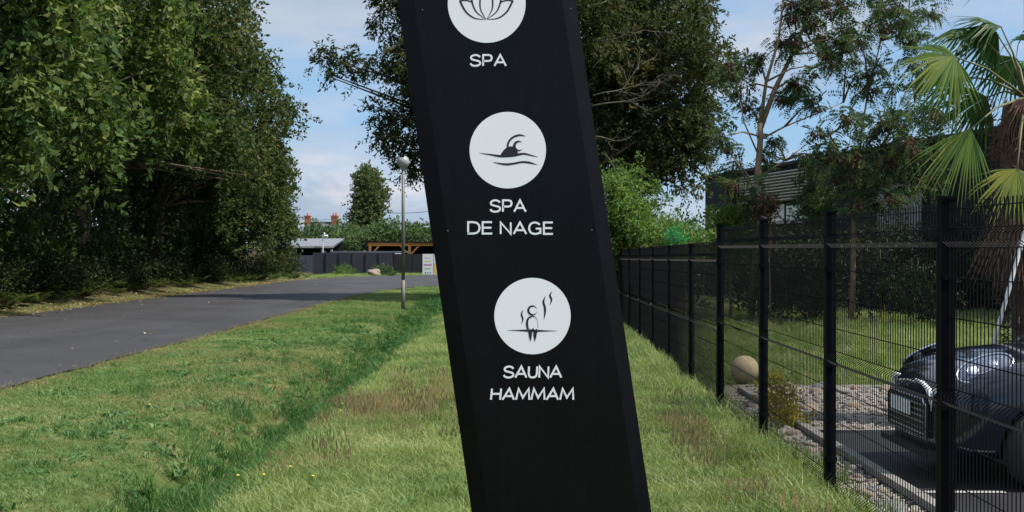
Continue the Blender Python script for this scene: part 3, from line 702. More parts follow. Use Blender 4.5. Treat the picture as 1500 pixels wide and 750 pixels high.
acacia('feathery tree with brown seed clusters between the louvred wall and the palm', (b0.x, 31, 0),
       [([(1247, 476, 0), (1250, 400, 0), (1251, 317, 0), (1259, 262, 0), (1258, 235, 0)], .072, .06), ([(1258, 245, 0), (1262, 190, .2), (1272, 130, .3), (1290, 60, .4), (1300, -10, .4)], .03, .012),
        ([(1258, 250, 0), (1290, 215, .3), (1320, 190, .5), (1340, 150, .6)], .028, .01), ([(1257, 255, 0), (1230, 225, -.3), (1212, 200, -.4)], .022, .01), ([(1259, 262, 0), (1290, 262, .2), (1312, 262, .4)], .02, .008)],
       [(1302, 40, 26), (1285, 15, 24), (1320, 20, 20), (1258, 182, 26), (1315, 192, 30), (1284, 246, 34), (1308, 266, 32), (1258, 262, 22), (1271, 130, 20), (1290, 100, 16), (1337, 123, 22), (1340, 165, 24), (1335, 60, 20), (1262, 60, 16), (1290, 180, 22), (1240, 235, 22), (1335, 235, 28),
        (1350, 265, 26), (1232, 262, 14), (1270, 285, 24), (1300, 292, 20), (1262, 215, 20), (1325, 215, 22), (1345, 90, 22), (1280, -20, 30), (1345, 20, 24), (1262, 305, 20), (1360, 205, 24), (1370, 170, 20)], 31, 9)
random.seed(21)
# hanging vine-like shrub on the building, russet one beside it
cl = np.vstack([E(1166, 1212, 250, 345, 32.5, .5, 24, .14, .3, .4)]); b0 = P(1195, 0, 32.5)
tree('arching_shrub', 'dark green arching shrub hanging in front of the pale window', 'shrub', (b0.x, 32.5, 0), (b0.x, 32.5, 3.2), .03, cl, 110, .12, .045, M['leaf_acacia'], M['bark_pale'], None, .8, .5, 14)
cl = np.vstack([E(1108, 1140, 280, 335, 31.5, .4, 16, .1, .2, .3)]); b0 = P(1128, 0, 31.5)
tree('russet_shrub', 'russet brown withered shrub above the second fence post', 'shrub', (b0.x, 31.5, 0), (b0.x, 31.5, 3.0), .025, cl, 60, .09, .045, M['pods'], M['bark_pale'], None, .6, .6, 12)

# dark shrub bank closing the garden
cl = []
for k in range(210):
    x = random.uniform(4.5, 22); cl.append((x, 36+random.uniform(-1.5, 1.5)+random.random()*1.5, random.uniform(.1, 2.4), random.uniform(.45, .8)))
pos, dr, idx = clump_leaves(cl, 120, .5, .3)
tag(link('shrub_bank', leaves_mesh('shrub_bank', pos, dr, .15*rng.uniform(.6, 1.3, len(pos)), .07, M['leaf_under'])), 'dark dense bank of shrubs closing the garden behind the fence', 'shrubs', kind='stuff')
for k, (px, py, d, r_, lab) in enumerate(((1185, 375, 32, .8, 'dark shrub seen through the fence below the pale window'), (1290, 365, 31.5, 1.1, 'twiggy dark shrub seen through the fence left of the palm'), (1345, 380, 30, .9, 'small shaded shrub seen through the fence beside the thick post'), (1145, 375, 32.5, .8, 'low shrub behind the fence left of the thin post'))):
    c = P(px, py, d); cl = ellipsoid_clumps(c.x, d, c.z*.5, r_, .6, c.z*.52, 36, .15, .32, .4)
    tree('garden_shrub', lab, 'shrub', (c.x, d, 0), (c.x, d, c.z), .014, cl, 110, .09, .04, M['leaf_under'], M['bark'], 'shrubs seen through the fence', .2, .5, 14)

# dark building
root = thing('dark_building', 'dark clad building with a louvred upper wall and pale windows behind the trees', 'building', (P(1033, 0, 60).x, 60, 0))
A = Vector((P(1033, 0, 60).x, 60, 0)); B = Vector((P(1400, 0, 38).x, 38, 0)); dv = (B-A); LB = dv.length; dv.normalize(); nv = Vector((dv.y, -dv.x, 0))
if nv.y > 0: nv = -nv
Mr = Matrix((dv, nv, Vector((0, 0, 1)))).transposed()
zr = zpx(262, 60)
def wbox(s0, s1, z0, z1, off, th, name, mt):
    mb = MB(); c = A+dv*((s0+s1)/2)+nv*off; mb.box((c.x, c.y, (z0+z1)/2), (s1-s0, th, z1-z0), Mr); return mb.build(name, mt, root)
wbox(0, LB+14, 0, zr, -.5, 1.0, 'wall', M['darkwall']); wbox(-.15, LB+14, zr, zr+.14, -.5, 1.25, 'parapet', M['blackpanel'])
mb = MB(); c = A+dv*((LB+14)/2)-nv*6; mb.box((c.x, c.y, zr/2-.1), (LB+13.6, 10, zr-.2), Mr); mb.build('rear_block', M['darkwall'], root)
def s_at(px):   # distance along the wall of the bearing px
    k_ = (px-750)/F; return (k_*A.y-A.x)/(dv.x-k_*dv.y)
def d_at(px): return (A+dv*s_at(px)).y
s0, s1 = s_at(1088), s_at(1186); zl0, zl1 = zpx(296, d_at(1140)), zpx(252, d_at(1140))
wbox(s0, s1, zl0, zl1, .03, .06, 'louvre_backing', M['blackpanel'])
n = 10
for k in range(n):
    z = zl0+(zl1-zl0)*(k+.5)/n; mb = MB(); c = A+dv*((s0+s1)/2)+nv*.12
    mb.box((c.x, c.y, z), (s1-s0, .13, .045), Mr @ Matrix.Rotation(R(22), 3, 'X')); mb.build('slat', M['greywood'], root)
for a, b_, y0, y1 in ((1041, 1062, 306, 335), (1100, 1130, 298, 330), (1131, 1152, 298, 330), (1153, 1184, 298, 330)):
    d = d_at((a+b_)/2); f_ = wbox(s_at(a), s_at(b_), zpx(y1, d), zpx(y0, d), .03, .05, 'window_frame', M['darkwall'])
    wbox(s_at(a)+.08, s_at(b_)-.08, zpx(y1, d)+.06, zpx(y0, d)-.06, .062, .03, 'window_pane', M['white'])
n = 16; sa, sb = s_at(1288), s_at(1350); zc = zpx(266, d_at(1340))
wbox(sa, sb, .2, zc, .03, .05, 'corrugated_sheet', M['greypaint'])
for k in range(n):
    s_ = sa+(sb-sa)*(k+.5)/n; wbox(s_-.05, s_+.05, .2, zc-.01, .08, .07, 'sheet_rib', M['greypaint'])

# ------------------------------------------------------------------ palm
def palm_leafmat(): return leafmat('palm_blades', [(0, (.022, .052, .018)), (.5, (.075, .145, .035)), (.85, (.20, .26, .06)), (1, (.36, .33, .08))], .45, .4)
M['palm'] = palm_leafmat()
pd = 13.0; cr = P(1502, 128, pd)
palm = thing('palm_tree', 'fan palm with bright split fronds and a shaggy brown skirt at the right edge', 'palm', (cr.x, pd, 0))
mb = MB(); pts = []; rad = []
for i in range(15):
    z = (cr.z-.15)*i/14; pts.append((cr.x+.05*math.sin(i*.6), pd, z)); rad.append(.15+.13*smooth(1.0, 2.4, np.float64(z))+.02*math.sin(i*2.1))
mb.tube(pts, rad, 12); mb.build('trunk', M['palmtrunk'], palm, smooth=True)
# fibre shreds on the trunk
n = 1500; zz = rng.uniform(.2, cr.z-.1, n); aa = rng.uniform(0, 2*np.pi, n); rr = .17+.13*smooth(1.0, 2.4, zz)
pp = np.stack([cr.x+np.cos(aa)*rr, pd+np.sin(aa)*rr, zz], 1); dd = np.stack([np.cos(aa)*.7, np.sin(aa)*.7, rng.normal(-.4, .6, n)], 1)
link('trunk_fibre', leaves_mesh('trunk_fibre', pp-np.array([cr.x, pd, 0]), dd, rng.uniform(.06, .2, n), .018, M['palmtrunk'], .3), palm)
def frond(hub, out, nrm, R_, spread, nseg, fold=.4, droop=.15, tone=.5, dead=False, stalk=True):
    """fan leaf: segments radiate from the hub in the plane of out and nrm x out"""
    hub = Vector(hub); out = Vector(out).normalized(); nrm = Vector(nrm); nrm = (nrm-out*nrm.dot(out)).normalized(); side = nrm.cross(out)
    V_, F_, T_ = [], [], []; R_ *= .88
    for k in range(nseg):
        a = (k/(nseg-1)-.5)*spread; L = R_*(.82+.18*math.cos(a*.9))*random.uniform(.93, 1.05)
        dr = out*math.cos(a)+side*math.sin(a); tn = -out*math.sin(a)+side*math.cos(a)
        w0 = R_*.50*spread/nseg; tt = min(1, max(0, tone+random.gauss(0, .12)))
        fj = .40                                   # fused part of the fan
        prev = None; dp = (droop+.12)*random.uniform(.4, 2.4)
        for j, s_ in enumerate((.02, .28, fj, .78, 1.0)):
            wd = w0*(s_/fj if s_ <= fj else max(.03, (1-s_)/(1-fj)))*.98
            c = hub+dr*L*s_-Vector((0, 0, 1))*dp*L*s_*s_*s_+nrm*(-.08*L*abs(a)*s_)
            ridge = nrm*wd*fold*(.5)
            row = [c-tn*wd*.5-ridge*.5, c+ridge*.5, c+tn*wd*.5-ridge*.5]
            b = len(V_); V_ += [tuple(r-WL[palm]) for r in row]
            if prev is not None:
                F_ += [(prev, prev+1, b+1, b), (prev+1, prev+2, b+2, b+1)]; T_ += [tt, tt*.85]
            prev = b
    me = bpy.data.meshes.new('frond'); me.from_pydata(V_, [], F_); at = me.attributes.new('tint', 'FLOAT', 'FACE'); at.data.foreach_set('value', T_)
    me.materials.append(M['palm'] if not dead else M['dead']); o = link('dead_frond' if dead else 'frond', me, palm)
    if stalk:
        mb = MB(); a = Vector((cr.x, pd, cr.z-.1)); mid = a.lerp(hub, .55)+Vector((0, 0, .06)); mb.tube([a, mid, hub+out*.02], [.016, .011, .008], 6); mb.build('stalk', M['petiole'], o, smooth=True)
    return o
def hubp(px, py, dd): return P(px, py, pd+dd)
frond(hubp(1398, 82, -.5), (-1, -.15, -.12), (.1, -.75, .7), .82, 3.0, 30, .5, .22, .68)
frond(hubp(1398, 84, -.45), (-.25, -.1, -1), (0, -1, .1), .62, 1.8, 16, .6, .1, .6, stalk=False)
frond(hubp(1421, 188, -.75), (-.42, -.25, -1), (.05, -1, .35), .84, 1.55, 24, .5, .05, .66)
frond(hubp(1490, 247, -.85), (-.25, -.3, -1), (0, -1, .5), .62, 2.6, 26, .5, .08, .88)
frond(hubp(1468, 40, .1), (-.85, .1, .42), (.2, -.25, 1), .78, 2.4, 28, .7, .3, .32)
frond(hubp(1462, 48, .2), (-.8, .2, -.6), (.5, -.8, .3), .74, 2.0, 20, .8, .1, .2)
frond(hubp(1432, 46, .3), (-1, .2, .15), (0, -.3, 1), .85, 2.6, 26, .7, .35, .36)
frond(hubp(1412, 112, .5), (-1, .1, -.25), (0, -.45, 1), .88, 2.2, 24, .7, .3, .22)
frond(hubp(1446, 142, .4), (-.8, .2, -.55), (.2, -.8, .5), .75, 2.3, 22, .6, .25, .12)
frond(hubp(1488, 84, .6), (-.5, .5, -.8), (0, -1, 0), .7, 2.2, 20, .7, .2, .15)
frond(hubp(1500, -30, 0), (-.3, -.2, 1), (0, -1, .3), .85, 2.6, 26, .5, .2, .4)
frond(hubp(1560, 20, 0), (.7, -.2, .7), (-.2, -1, .3), .85, 2.6, 26, .5, .2, .45)
frond(hubp(1590, 110, -.2), (1, -.2, -.1), (0, -.6, 1), .85, 2.6, 26, .5, .2, .45)
frond(hubp(1575, 200, -.3), (.6, -.3, -1), (0, -1, .4), .75, 2.2, 24, .5, .1, .6)
frond(hubp(1505, 60, -.7), (.1, -.6, .3), (0, .3, 1), .6, 2.6, 24, .5, .3, .4)
frond(hubp(1500, 90, .9), (0, 1, .2), (0, -.3, 1), .8, 2.6, 24, .5, .3, .3)
for k in range(11):
    a = -2.9+k*.52; c = Vector((cr.x+math.cos(a)*.24, pd+math.sin(a)*.24, zpx(random.uniform(275, 320), pd)))
    frond(c, (math.cos(a)*.35, math.sin(a)*.35, -1), (math.cos(a), math.sin(a), .3), random.uniform(.75, 1.0), 1.3, 14, .9, .0, .5, True, False)
for k in range(9):
    a = -3.0+k*.36; c = Vector((cr.x+math.cos(a)*.24, pd+math.sin(a)*.24, zpx(random.uniform(135, 190), pd)))
    frond(c, (math.cos(a)*.5, math.sin(a)*.5, -1), (math.cos(a), math.sin(a), .4), random.uniform(.28, .42), 2.0, 12, 1.4, .3, .5, True, False)

# leaning white stake
mb = MB(); mb.tube([P(1440, 560, 12.3), P(1500, 345, 12.6), P(1512, 300, 12.7)], .022, 8)
tag(mb.build('stake', M['white'], loc=tuple(P(1440, 560, 12.3)), smooth=True), 'thin white pole leaning against the palm behind the car', 'pole')
# stone ball
c = P(1091, 541, 17.2); mb = MB()
bm = bmesh.new(); bmesh.ops.create_uvsphere(bm, u_segments=32, v_segments=20, radius=.195); me = bpy.data.meshes.new('garden_ball'); bm.to_mesh(me); bm.free()
me.materials.append(mat('cream_stone_ball', (.52, .42, .26), .75, 0, (9, .3), .3, 40)); me.polygons.foreach_set('use_smooth', [True]*len(me.polygons))
tag(link('garden_ball', me, None, (c.x, 17.2, .19)), 'round cream coloured ball ornament on stones behind the fence', 'garden ball')
c = P(1137, 630, 13.0)
cl = ellipsoid_clumps(c.x, 13.0, .12, .16, .4, .38, 16, .06, .13, .4, -.3)
tree('yellow_shrub', 'low golden yellow shrub behind the fence right of the ball', 'shrub', (c.x, 13.0, 0), (c.x, 13, .3), .012, cl, 110, .05, .02, M['leaf_yellow'], M['bark'], None, -.3, .5, 8)

# kerb stones between gravel and parking
kb = thing('kerb', 'pale concrete kerb between the stone strip and the parking bay', 'kerb', (2.92, 10, 0)); 
y = 5.0; k = 0
while y < 15.6:
    mb = MB(); mb.box((2.93+random.uniform(-.006, .006), y+.5, .025), (.085, .985, .14), Matrix.Rotation(random.uniform(-.006, .006), 3, 'Z')); mb.build('kerb_stone', M['kerb'], kb); y += 1.0
# stone beds
bed = sheet('stone_bed', [(2.42, 4), (2.86, 4), (2.88, 15.6), (3.2, 15.9), (6.2, 16.8), (6.2, 17), (2.5, 17)], .006, mat('crushed_stone', (.21, .19, .165), .95, 0, (22, .5), 1, 40), .02)
bed2 = sheet('stone_border', [(3.0, 12.65), (12, 12.8), (12, 16.9), (3.2, 16.4)], .016, mat('crushed_stone_pale', (.25, .225, .195), .95, 0, (22, .5), 1, 40), .03)
rocks = [rock_mesh('stone', 30+i, (M['rock'], M['rock_b'], M['rock_c'])[i % 3], 2, .55) for i in range(9)]
peb = [rock_mesh('stone', 60+i, (M['rock'], M['rock_b'], M['rock_c'])[i % 3], 1, .6) for i in range(6)]
for i in range(170):
    if i < 85: x, y, s_ = random.uniform(2.50, 2.84), random.uniform(7.2, 14.5), random.uniform(.08, .19)
    else: x, y, s_ = random.uniform(3.05, 6.0), random.uniform(12.9, 16.6), random.uniform(.10, .21)
    o = link('stone', rocks[i % 9], bed if i < 85 else bed2, (x, y, s_*.2)); o.scale = (s_, s_*random.uniform(.7, 1.2), s_*.9); o.rotation_euler = (random.uniform(-.3, .3), random.uniform(-.3, .3), random.uniform(0, 6))
# small stones joined
def scatter_rocks(name, n, fx, smin, smax, parent):
    Vs = []; Fs = []; b = 0; base = [np.array([v.co[:] for v in m_.vertices]) for m_ in peb]; fc = [[tuple(p.vertices) for p in m_.polygons] for m_ in peb]
    for i in range(n):
        x, y = fx(); s_ = random.uniform(smin, smax); a = random.uniform(0, 6); k_ = i % 6; v = base[k_]*s_
        v = np.column_stack([v[:, 0]*math.cos(a)-v[:, 1]*math.sin(a)+x, v[:, 0]*math.sin(a)+v[:, 1]*math.cos(a)+y, v[:, 2]+.02+s_*.1]); Vs.append(v); Fs += [tuple(b+j for j in f) for f in fc[k_]]; b += len(v)
    me = bpy.data.meshes.new(name); me.from_pydata(np.vstack(Vs).tolist(), [], Fs); me.materials.append(M['rock']); return tag(link(name, me, parent), kind='stuff')
scatter_rocks('small_stones', 2600, lambda: (random.uniform(2.44, 2.87), random.uniform(6.5, 16)), .02, .06, bed)
scatter_rocks('small_stones', 2600, lambda: (random.uniform(3.02, 7.5), random.uniform(12.75, 16.7)), .03, .08, bed2)

# ------------------------------------------------------------------ mesh fence
fence = thing('mesh_fence', 'long black welded wire mesh fence with square posts along the grass strip', 'fence', (2.35, 10, 0))
def wire_panel_mesh(Wd, Hh, spikes=True, taper=0.0):
    """local: y along the fence, z up, folds bulge towards -x"""
    folds = [.10, .10+(Hh-.2)*.5, Hh-.16]; hf = .05; dpt = .05
    prof = [(0, 0)]
    for f in folds: prof += [(0, f-hf), (-dpt*.9, f-hf*.35), (-dpt*.9, f+hf*.35), (0, f+hf)]
    prof += [(0, Hh+(.03 if spikes else 0))]
    mb = MB(); n = int(Wd/.05); r = .0037
    for k in range(n+1):
        y = .02+k*(Wd-.04)/n; mb.tube([(a, y, z) for a, z in prof], r, 3, caps=False)
    hz = [.02, Hh-.005]
    for f in folds: hz += [f-hf, f+hf]
    hz += [folds[0]+(folds[1]-folds[0])*k_/4 for k_ in (1, 2, 3)]+[folds[1]+(folds[2]-folds[1])*k_/4 for k_ in (1, 2, 3)]
    for z in hz: mb.tube([(.006, 0, z), (.006, Wd, z)], .0034, 4)
    return mb.mesh('wire_panel', M['wire'])
pm_near = wire_panel_mesh(2.42, 2.03); pm_far = wire_panel_mesh(2.42, 1.93)
def cap_post(x, y, z0, z1, w_=.075):
    mb = MB(); mb.box((x, y, (z0+z1)/2), (w_, w_, z1-z0)); p = mb.build('post', M['fence'], fence)
    mb = MB(); mb.box((x, y, z1+.006), (w_+.012, w_+.012, .018)); mb.build('post_cap', M['fence'], p)
    for zz_ in (.35, 1.05, 1.75):
        mb = MB(); mb.box((x-.004, y-w_/2-.006, z0+zz_+.1), (w_+.02, .012, .035)); mb.build('clamp', M['wire'], p)
near = [4.25, 6.75, 9.25, 11.75, 14.25]
def fx1(y): return 2.32+.0038*y
def fx2(y): return 2.203+.012*y
for y in [1.75]+near: cap_post(fx1(y), y, -.15, CAMZ+.27)
for i, y in enumerate([1.75]+near[:-1]):
    o = link('wire_panel', pm_near, fence, (fx1(y+.04), y+.04, .04)); o.rotation_euler.z = -math.atan(.0038)
far = [14.25+2.5*k for k in range(1, 12)]
def ftop(y): return 1.915-.10*min(1, max(0, (y-14.25)/14))
for y in far: cap_post(fx2(y), y, -.15, ftop(y)+.015, .07)
for y in [14.25]+far[:-1]:
    o = link('wire_panel', pm_far, fence, (fx2(y+.04), y+.04, ftop(y)-1.93)); o.rotation_euler = (math.atan((ftop(y+2.5)-ftop(y))/2.5), 0, -math.atan(.012))

# ------------------------------------------------------------------ car
def build_car(X0, Y0):
    car = thing('parked_car', 'glossy black car parked behind the fence, nose pointing left', 'car', (X0+2, Y0, 0))
    paint = mat('black_car_paint', (.004, .007, .020), .16, 0, None, spec=.4, coat=.85); paint.node_tree.nodes['Principled BSDF'].inputs['Coat Roughness'].default_value = .03
    glass = mat('dark_car_glass', (.01, .012, .015), .04, 0, spec=.8)
    rubber = mat('tyre_rubber', (.02, .02, .021), .8); chrome = mat('chrome', (.5, .53, .6), .22, 1); alloy = mat('alloy_rim', (.5, .51, .53), .3, .9)
    lens = mat('headlight_glass', (.09, .11, .16), .08, 0, spec=.9, coat=1); trim = mat('black_trim', (.012, .012, .013), .6)
    drl = mat('pale_light_strip', (.85, .88, .92), .15, 0, coat=1)
    st = [  # L, half width, z bottom, z shoulder, z crown
     (-.02, .40, .32, .60, .66), (.0, .56, .26, .66, .73), (.06, .70, .22, .74, .84), (.18, .80, .20, .80, .93), (.38, .86, .20, .87, 1.00), (.70, .89, .20, .92, 1.035), (1.15, .89, .20, .95, 1.07), (1.5, .89, .20, .96, 1.08),
     (2.4, .89, .20, .98, 1.08), (3.2, .89, .20, 1.0, 1.08), (3.8, .86, .24, .98, 1.05), (4.05, .78, .3, .92, .98), (4.12, .6, .36, .8, .86)]
    V_, F_ = [], []; sec = 12
    for L, hw, zb, zs, zc in st:
        half = [(0, zb), (.7*hw, zb), (.95*hw, zb+.06), (hw, zb+(zs-zb)*.35), (hw, zb+(zs-zb)*.72), (.965*hw, zs), (.86*hw, zs+(zc-zs)*.62), (.55*hw, zc-.015), (.2*hw, zc), (0, zc)]
        ring = [(y_, z_) for y_, z_ in half]+[(-y_, z_) for y_, z_ in half[-2:0:-1]]
        sec = len(ring)
        for y_, z_ in ring: V_.append((X0+L, Y0+y_, z_))
    for i in range(len(st)-1):
        for k_ in range(sec): F_.append((i*sec+k_, i*sec+(k_+1) % sec, (i+1)*sec+(k_+1) % sec, (i+1)*sec+k_))
    F_.append(tuple(range(sec))[::-1]); F_.append(tuple((len(st)-1)*sec+k_ for k_ in range(sec)))
    base = WL[car]
    me = bpy.data.meshes.new('body'); me.from_pydata([tuple(Vector(v)-base) for v in V_], [], F_)
    tmp = bpy.data.objects.new('tmp', me); COL.objects.link(tmp)
    sm = tmp.modifiers.new('s', 'SUBSURF'); sm.levels = 2; sm.render_levels = 2
    cut = MB(); wl = (.78, 3.3)
    for L in wl:
        for sd_ in (-1, 1):
            n = 28; c = Vector((X0+L, Y0+sd_*.80, .33))-base; r_ = .375; b = len(cut.v)
            for yy in (-.26, .3) if sd_ > 0 else (-.3, .26):
                for k_ in range(n): cut.v.append((c.x+r_*math.cos(2*math.pi*k_/n), c.y+yy, c.z+r_*math.sin(2*math.pi*k_/n)))
            for k_ in range(n): cut.f.append((b+k_, b+(k_+1) % n, b+n+(k_+1) % n, b+n+k_)); cut.m.append(0)
            cut.f.append(tuple(b+k_ for k_ in range(n))[::-1]); cut.m.append(0); cut.f.append(tuple(b+n+k_ for k_ in range(n))); cut.m.append(0)
    cm = cut.mesh('c', paint); bmx = bmesh.new(); bmx.from_mesh(cm); bmesh.ops.recalc_face_normals(bmx, faces=bmx.faces); bmx.to_mesh(cm); bmx.free()
    co = bpy.data.objects.new('cut', cm); COL.objects.link(co)
    bmx = bmesh.new(); bmx.from_mesh(me); bmesh.ops.recalc_face_normals(bmx, faces=bmx.faces); bmx.to_mesh(me); bmx.free()
    bo = tmp.modifiers.new('b', 'BOOLEAN'); bo.operation = 'DIFFERENCE'; bo.object = co; bo.solver = 'EXACT'
    dg = bpy.context.evaluated_depsgraph_get(); nm = bpy.data.meshes.new_from_object(tmp.evaluated_get(dg))
    bpy.data.objects.remove(tmp); bpy.data.objects.remove(co)
    nm.materials.clear(); nm.materials.append(paint)
    sm_ = [True]*len(nm.polygons)
    for i_, p_ in enumerate(nm.polygons):
        if len(p_.vertices) > 4 and abs(p_.normal.y) > .98: sm_[i_] = False
    nm.polygons.foreach_set('use_smooth', sm_); nm.name = 'body'
    body = link('body', nm, car)
    # cabin
    cs = [(1.12, .80, 1.02, 1.04), (1.75, .72, 1.02, 1.42), (2.3, .68, 1.02, 1.50), (3.1, .68, 1.02, 1.47), (3.85, .74, 1.0, 1.12)]
    mb = MB(); rows = []
    for L, hw, z0, z1 in cs:
        ring = [(-.84, z0), (-hw-.0, z0+(z1-z0)*.85), (-hw*.82, z1), (0, z1+.03), (hw*.82, z1), (hw, z0+(z1-z0)*.85), (.84, z0)]; rows.append([(X0+L, Y0+y_, z_) for y_, z_ in ring])
    gl = MB()
    for i in range(len(rows)-1):
        for k_ in range(6):
            f = [rows[i][k_], rows[i+1][k_], rows[i+1][k_+1], rows[i][k_+1]]
            (gl if (k_ in (0, 5) and i in (0, 1, 2, 3)) or i in (0, 3) else mb).face(f)
    mb.build('roof', paint, car, smooth=True); gl.build('windows', glass, car)
    # wheels
    for L in wl:
        for sd_ in (-1, 1):
            c = (X0+L, Y0+sd_*.79, .33); mb = MB(); mb.lathe(c, [(.20, -.1), (.30, -.1), (.33, -.07), (.335, 0), (.33, .07), (.30, .1), (.20, .1)], 36, axis='y'); wheel = mb.build('wheel', rubber, car, smooth=True)
            mb = MB(); mb.lathe(c, [(.215, -.095), (.225, -.1), (.2, -.06), (.2, .06), (.225, .1), (.215, .095)], 30, axis='y')
            for s_ in range(5):
                a = 2*math.pi*s_/5; o_ = sd_*.075
                for da in (-.12, .12): mb.bar((c[0]+.03*math.cos(a), c[1]+o_, c[2]+.03*math.sin(a)), (c[0]+.21*math.cos(a+da), c[1]+o_, c[2]+.21*math.sin(a+da)), .028, .02, up=(0, 1, 0))
            mb.lathe(c, [(.001, -.085), (.05, -.085), (.05, .085), (.001, .085)], 16, axis='y'); mb.build('rim', alloy, wheel)
            mb = MB(); mb.lathe(c, [(.001, -.03), (.2, -.03), (.2, .03), (.001, .03)], 24, axis='y'); mb.build('brake_disc', trim, wheel)
    # headlights: oval lens with a bright ring, on the shoulder of each wing
    for sd_ in (-1, 1):
        c = Vector((X0+.35, Y0+sd_*.66, .925)); u = Vector((.92, -sd_*.0, .36)).normalized(); nrm = Vector((-.30, sd_*.62, .72)); nrm = (nrm-u*nrm.dot(u)).normalized(); v_ = nrm.cross(u)
        mb = MB(); rings = []
        for r_, h_ in ((0, .035), (.35, .032), (.7, .022), (.93, .004)):
            rings.append([c+u*(.22*r_*math.cos(2*math.pi*k_/28))+v_*(.115*r_*math.sin(2*math.pi*k_/28))+nrm*(h_+.01) for k_ in range(28)])
        for i in range(3):
            for k_ in range(28): mb.face([rings[i][k_], rings[i][(k_+1) % 28], rings[i+1][(k_+1) % 28], rings[i+1][k_]])
        hl = mb.build('headlight', lens, car, smooth=True)
        mb = MB(); mb.tube([c+u*(.225*math.cos(2*math.pi*k_/28))+v_*(.12*math.sin(2*math.pi*k_/28))+nrm*.010 for k_ in range(29)], .011, 8, caps=False); mb.build('headlight_ring', chrome, hl, smooth=True)
        mb = MB(); mb.tube([c+u*(.12*math.cos(2*math.pi*k_/20)-.02)+v_*(.062*math.sin(2*math.pi*k_/20))+nrm*.036 for k_ in range(21)], .006, 6, caps=False); mb.build('lamp_bowl', chrome, hl, smooth=True)
        for du in (-.085, .06):
            mb = MB(); cc = c+u*du+nrm*.02; mb.tube([cc, cc+nrm*.012, cc+nrm*.022, cc+nrm*.026], [.046, .045, .034, .006], 14); mb.build('lamp_lens', drl if du < 0 else chrome, hl, smooth=True)
        # corner light strip down the bumper
        pts = [(-.02, .20, .80), (-.01, .36, .785), (.012, .44, .74), (.02, .475, .66), (.02, .48, .575)]
        mb = MB(); mb.tube([(X0+a-.02, Y0+sd_*b_, z_) for a, b_, z_ in pts], [.010, .018, .024, .021, .010], 8); mb.build('light_strip', drl, car, smooth=True)
    mb = MB(); mb.box((X0-.032, Y0, .50), (.03, .92, .30)); mb.build('grille', trim, car)
    mb = MB(); mb.tube([(X0-.05, Y0+a, z_) for a, z_ in ((-.47, .36), (-.48, .62), (-.42, .665), (.42, .665), (.48, .62), (.47, .36), (-.47, .36))], .009, 6); mb.build('grille_surround', chrome, car)
    for k_ in range(6): mb = MB(); mb.box((X0-.05, Y0, .39+k_*.045), (.012, .86, .012)); mb.build('grille_bar', M['galv'], car)
    mb = MB(); mb.box((X0-.066, Y0+.1, .56), (.012, .52, .11)); mb.build('licence_plate', M['white'], car)
    mb = MB(); mb.box((X0-.0, Y0, .245), (.18, 1.15, .05)); mb.build('bumper_lip', trim, car)
    # panel gaps and mirror
    for L in (1.22, 2.25): mb = MB(); mb.box((X0+L, Y0-.893, .62), (.007, .012, .62)); mb.build('door_gap', trim, car)
    mb = MB(); mb.box((X0+1.55, Y0-.98, 1.1), (.12, .2, .14), taper=.8); mb.build('wing_mirror', paint, car)
    mb = MB(); mb.box((X0+2.05, Y0-.90, .86), (.16, .02, .03)); mb.build('door_handle', chrome, car)
    mb = MB(); mb.bar((X0+1.08, Y0-.5, 1.085), (X0+1.25, Y0+.1, 1.12), .02); mb.build('wiper', trim, car)
build_car(3.30, 10.3)

# ------------------------------------------------------------------ the sign
SY = 4.2
def sg(px, py, off=0):
    if 0 < off < .006: off *= .3                # print lies almost flush with the sheet
    return Vector(((px-750)/F*SY, SY-off, CAMZ+(365-py)/F*SY))
def le(y): return 581.5+.1445*y
def re_(y): return 843.5+.149*y
yt, yb = -190, 1150
sign = thing('totem_sign', 'tall leaning black totem sign with white round spa, swimming and sauna emblems', 'sign', (sg((le(yb)+re_(yb))/2, yb).x, SY+.05, 0))
signm = bpy.data.materials.new('satin_black_sheet'); signm.use_nodes = True; t = NT(signm.node_tree); b = t.n['Principled BSDF']
geo = t.add('ShaderNodeNewGeometry'); b.inputs['Base Color'].default_value = (.003, .003, .0045, 1)
b.inputs['Specular IOR Level'].default_value = .18; b.inputs['Specular Tint'].default_value = (.95, .95, 1.03, 1)
dust = t.noise(geo.outputs['Position'], 26, 6, .8); stre = t.add('ShaderNodeMapping'); t.link(geo.outputs['Position'], stre.inputs[0]); stre.inputs['Scale'].default_value = (60, 1, 2.2)
st2 = t.noise(stre.outputs[0], 1, 5, .7)
t.link(t.ramp(t.math('ADD', t.math('MULTIPLY', dust, .5), t.math('MULTIPLY', st2, .5)), [(.42, (.0025, .0025, .0033)), (.75, (.0055, .0055, .0068))]), b.inputs['Base Color'])
n1 = t.noise(geo.outputs['Position'], 420, 2, .6); n2 = t.noise(geo.outputs['Position'], 3, 3, .5)
t.link(t.maprange(n2, .3, .7, .26, .34), b.inputs['Roughness'])
bn = t.add('ShaderNodeBump'); bn.inputs['Strength'].default_value = .25; bn.inputs['Distance'].default_value = .0006
t.link(n1, bn.inputs['Height']); t.link(bn.outputs[0], b.inputs['Normal'])
printm = mat('white_vinyl', (.88, .88, .90), .5, 0, (300, .04)); inkm = mat('black_ink', (.010, .010, .016), .45)
fl, fr = 25, 20
def sh(a0, a1, o0, o1, name, mt):
    mb = MB(); 
    tl, tr, br, bl = sg(a0(yt), yt, o0), sg(a1(yt), yt, o1), sg(a1(yb), yb, o1), sg(a0(yb), yb, o0)
    mb.face([bl, br, tr, tl]); return mb.build(name, mt, sign)
sh(lambda y: le(y)+fl, lambda y: re_(y)-fr, 0, 0, 'front_panel', signm)
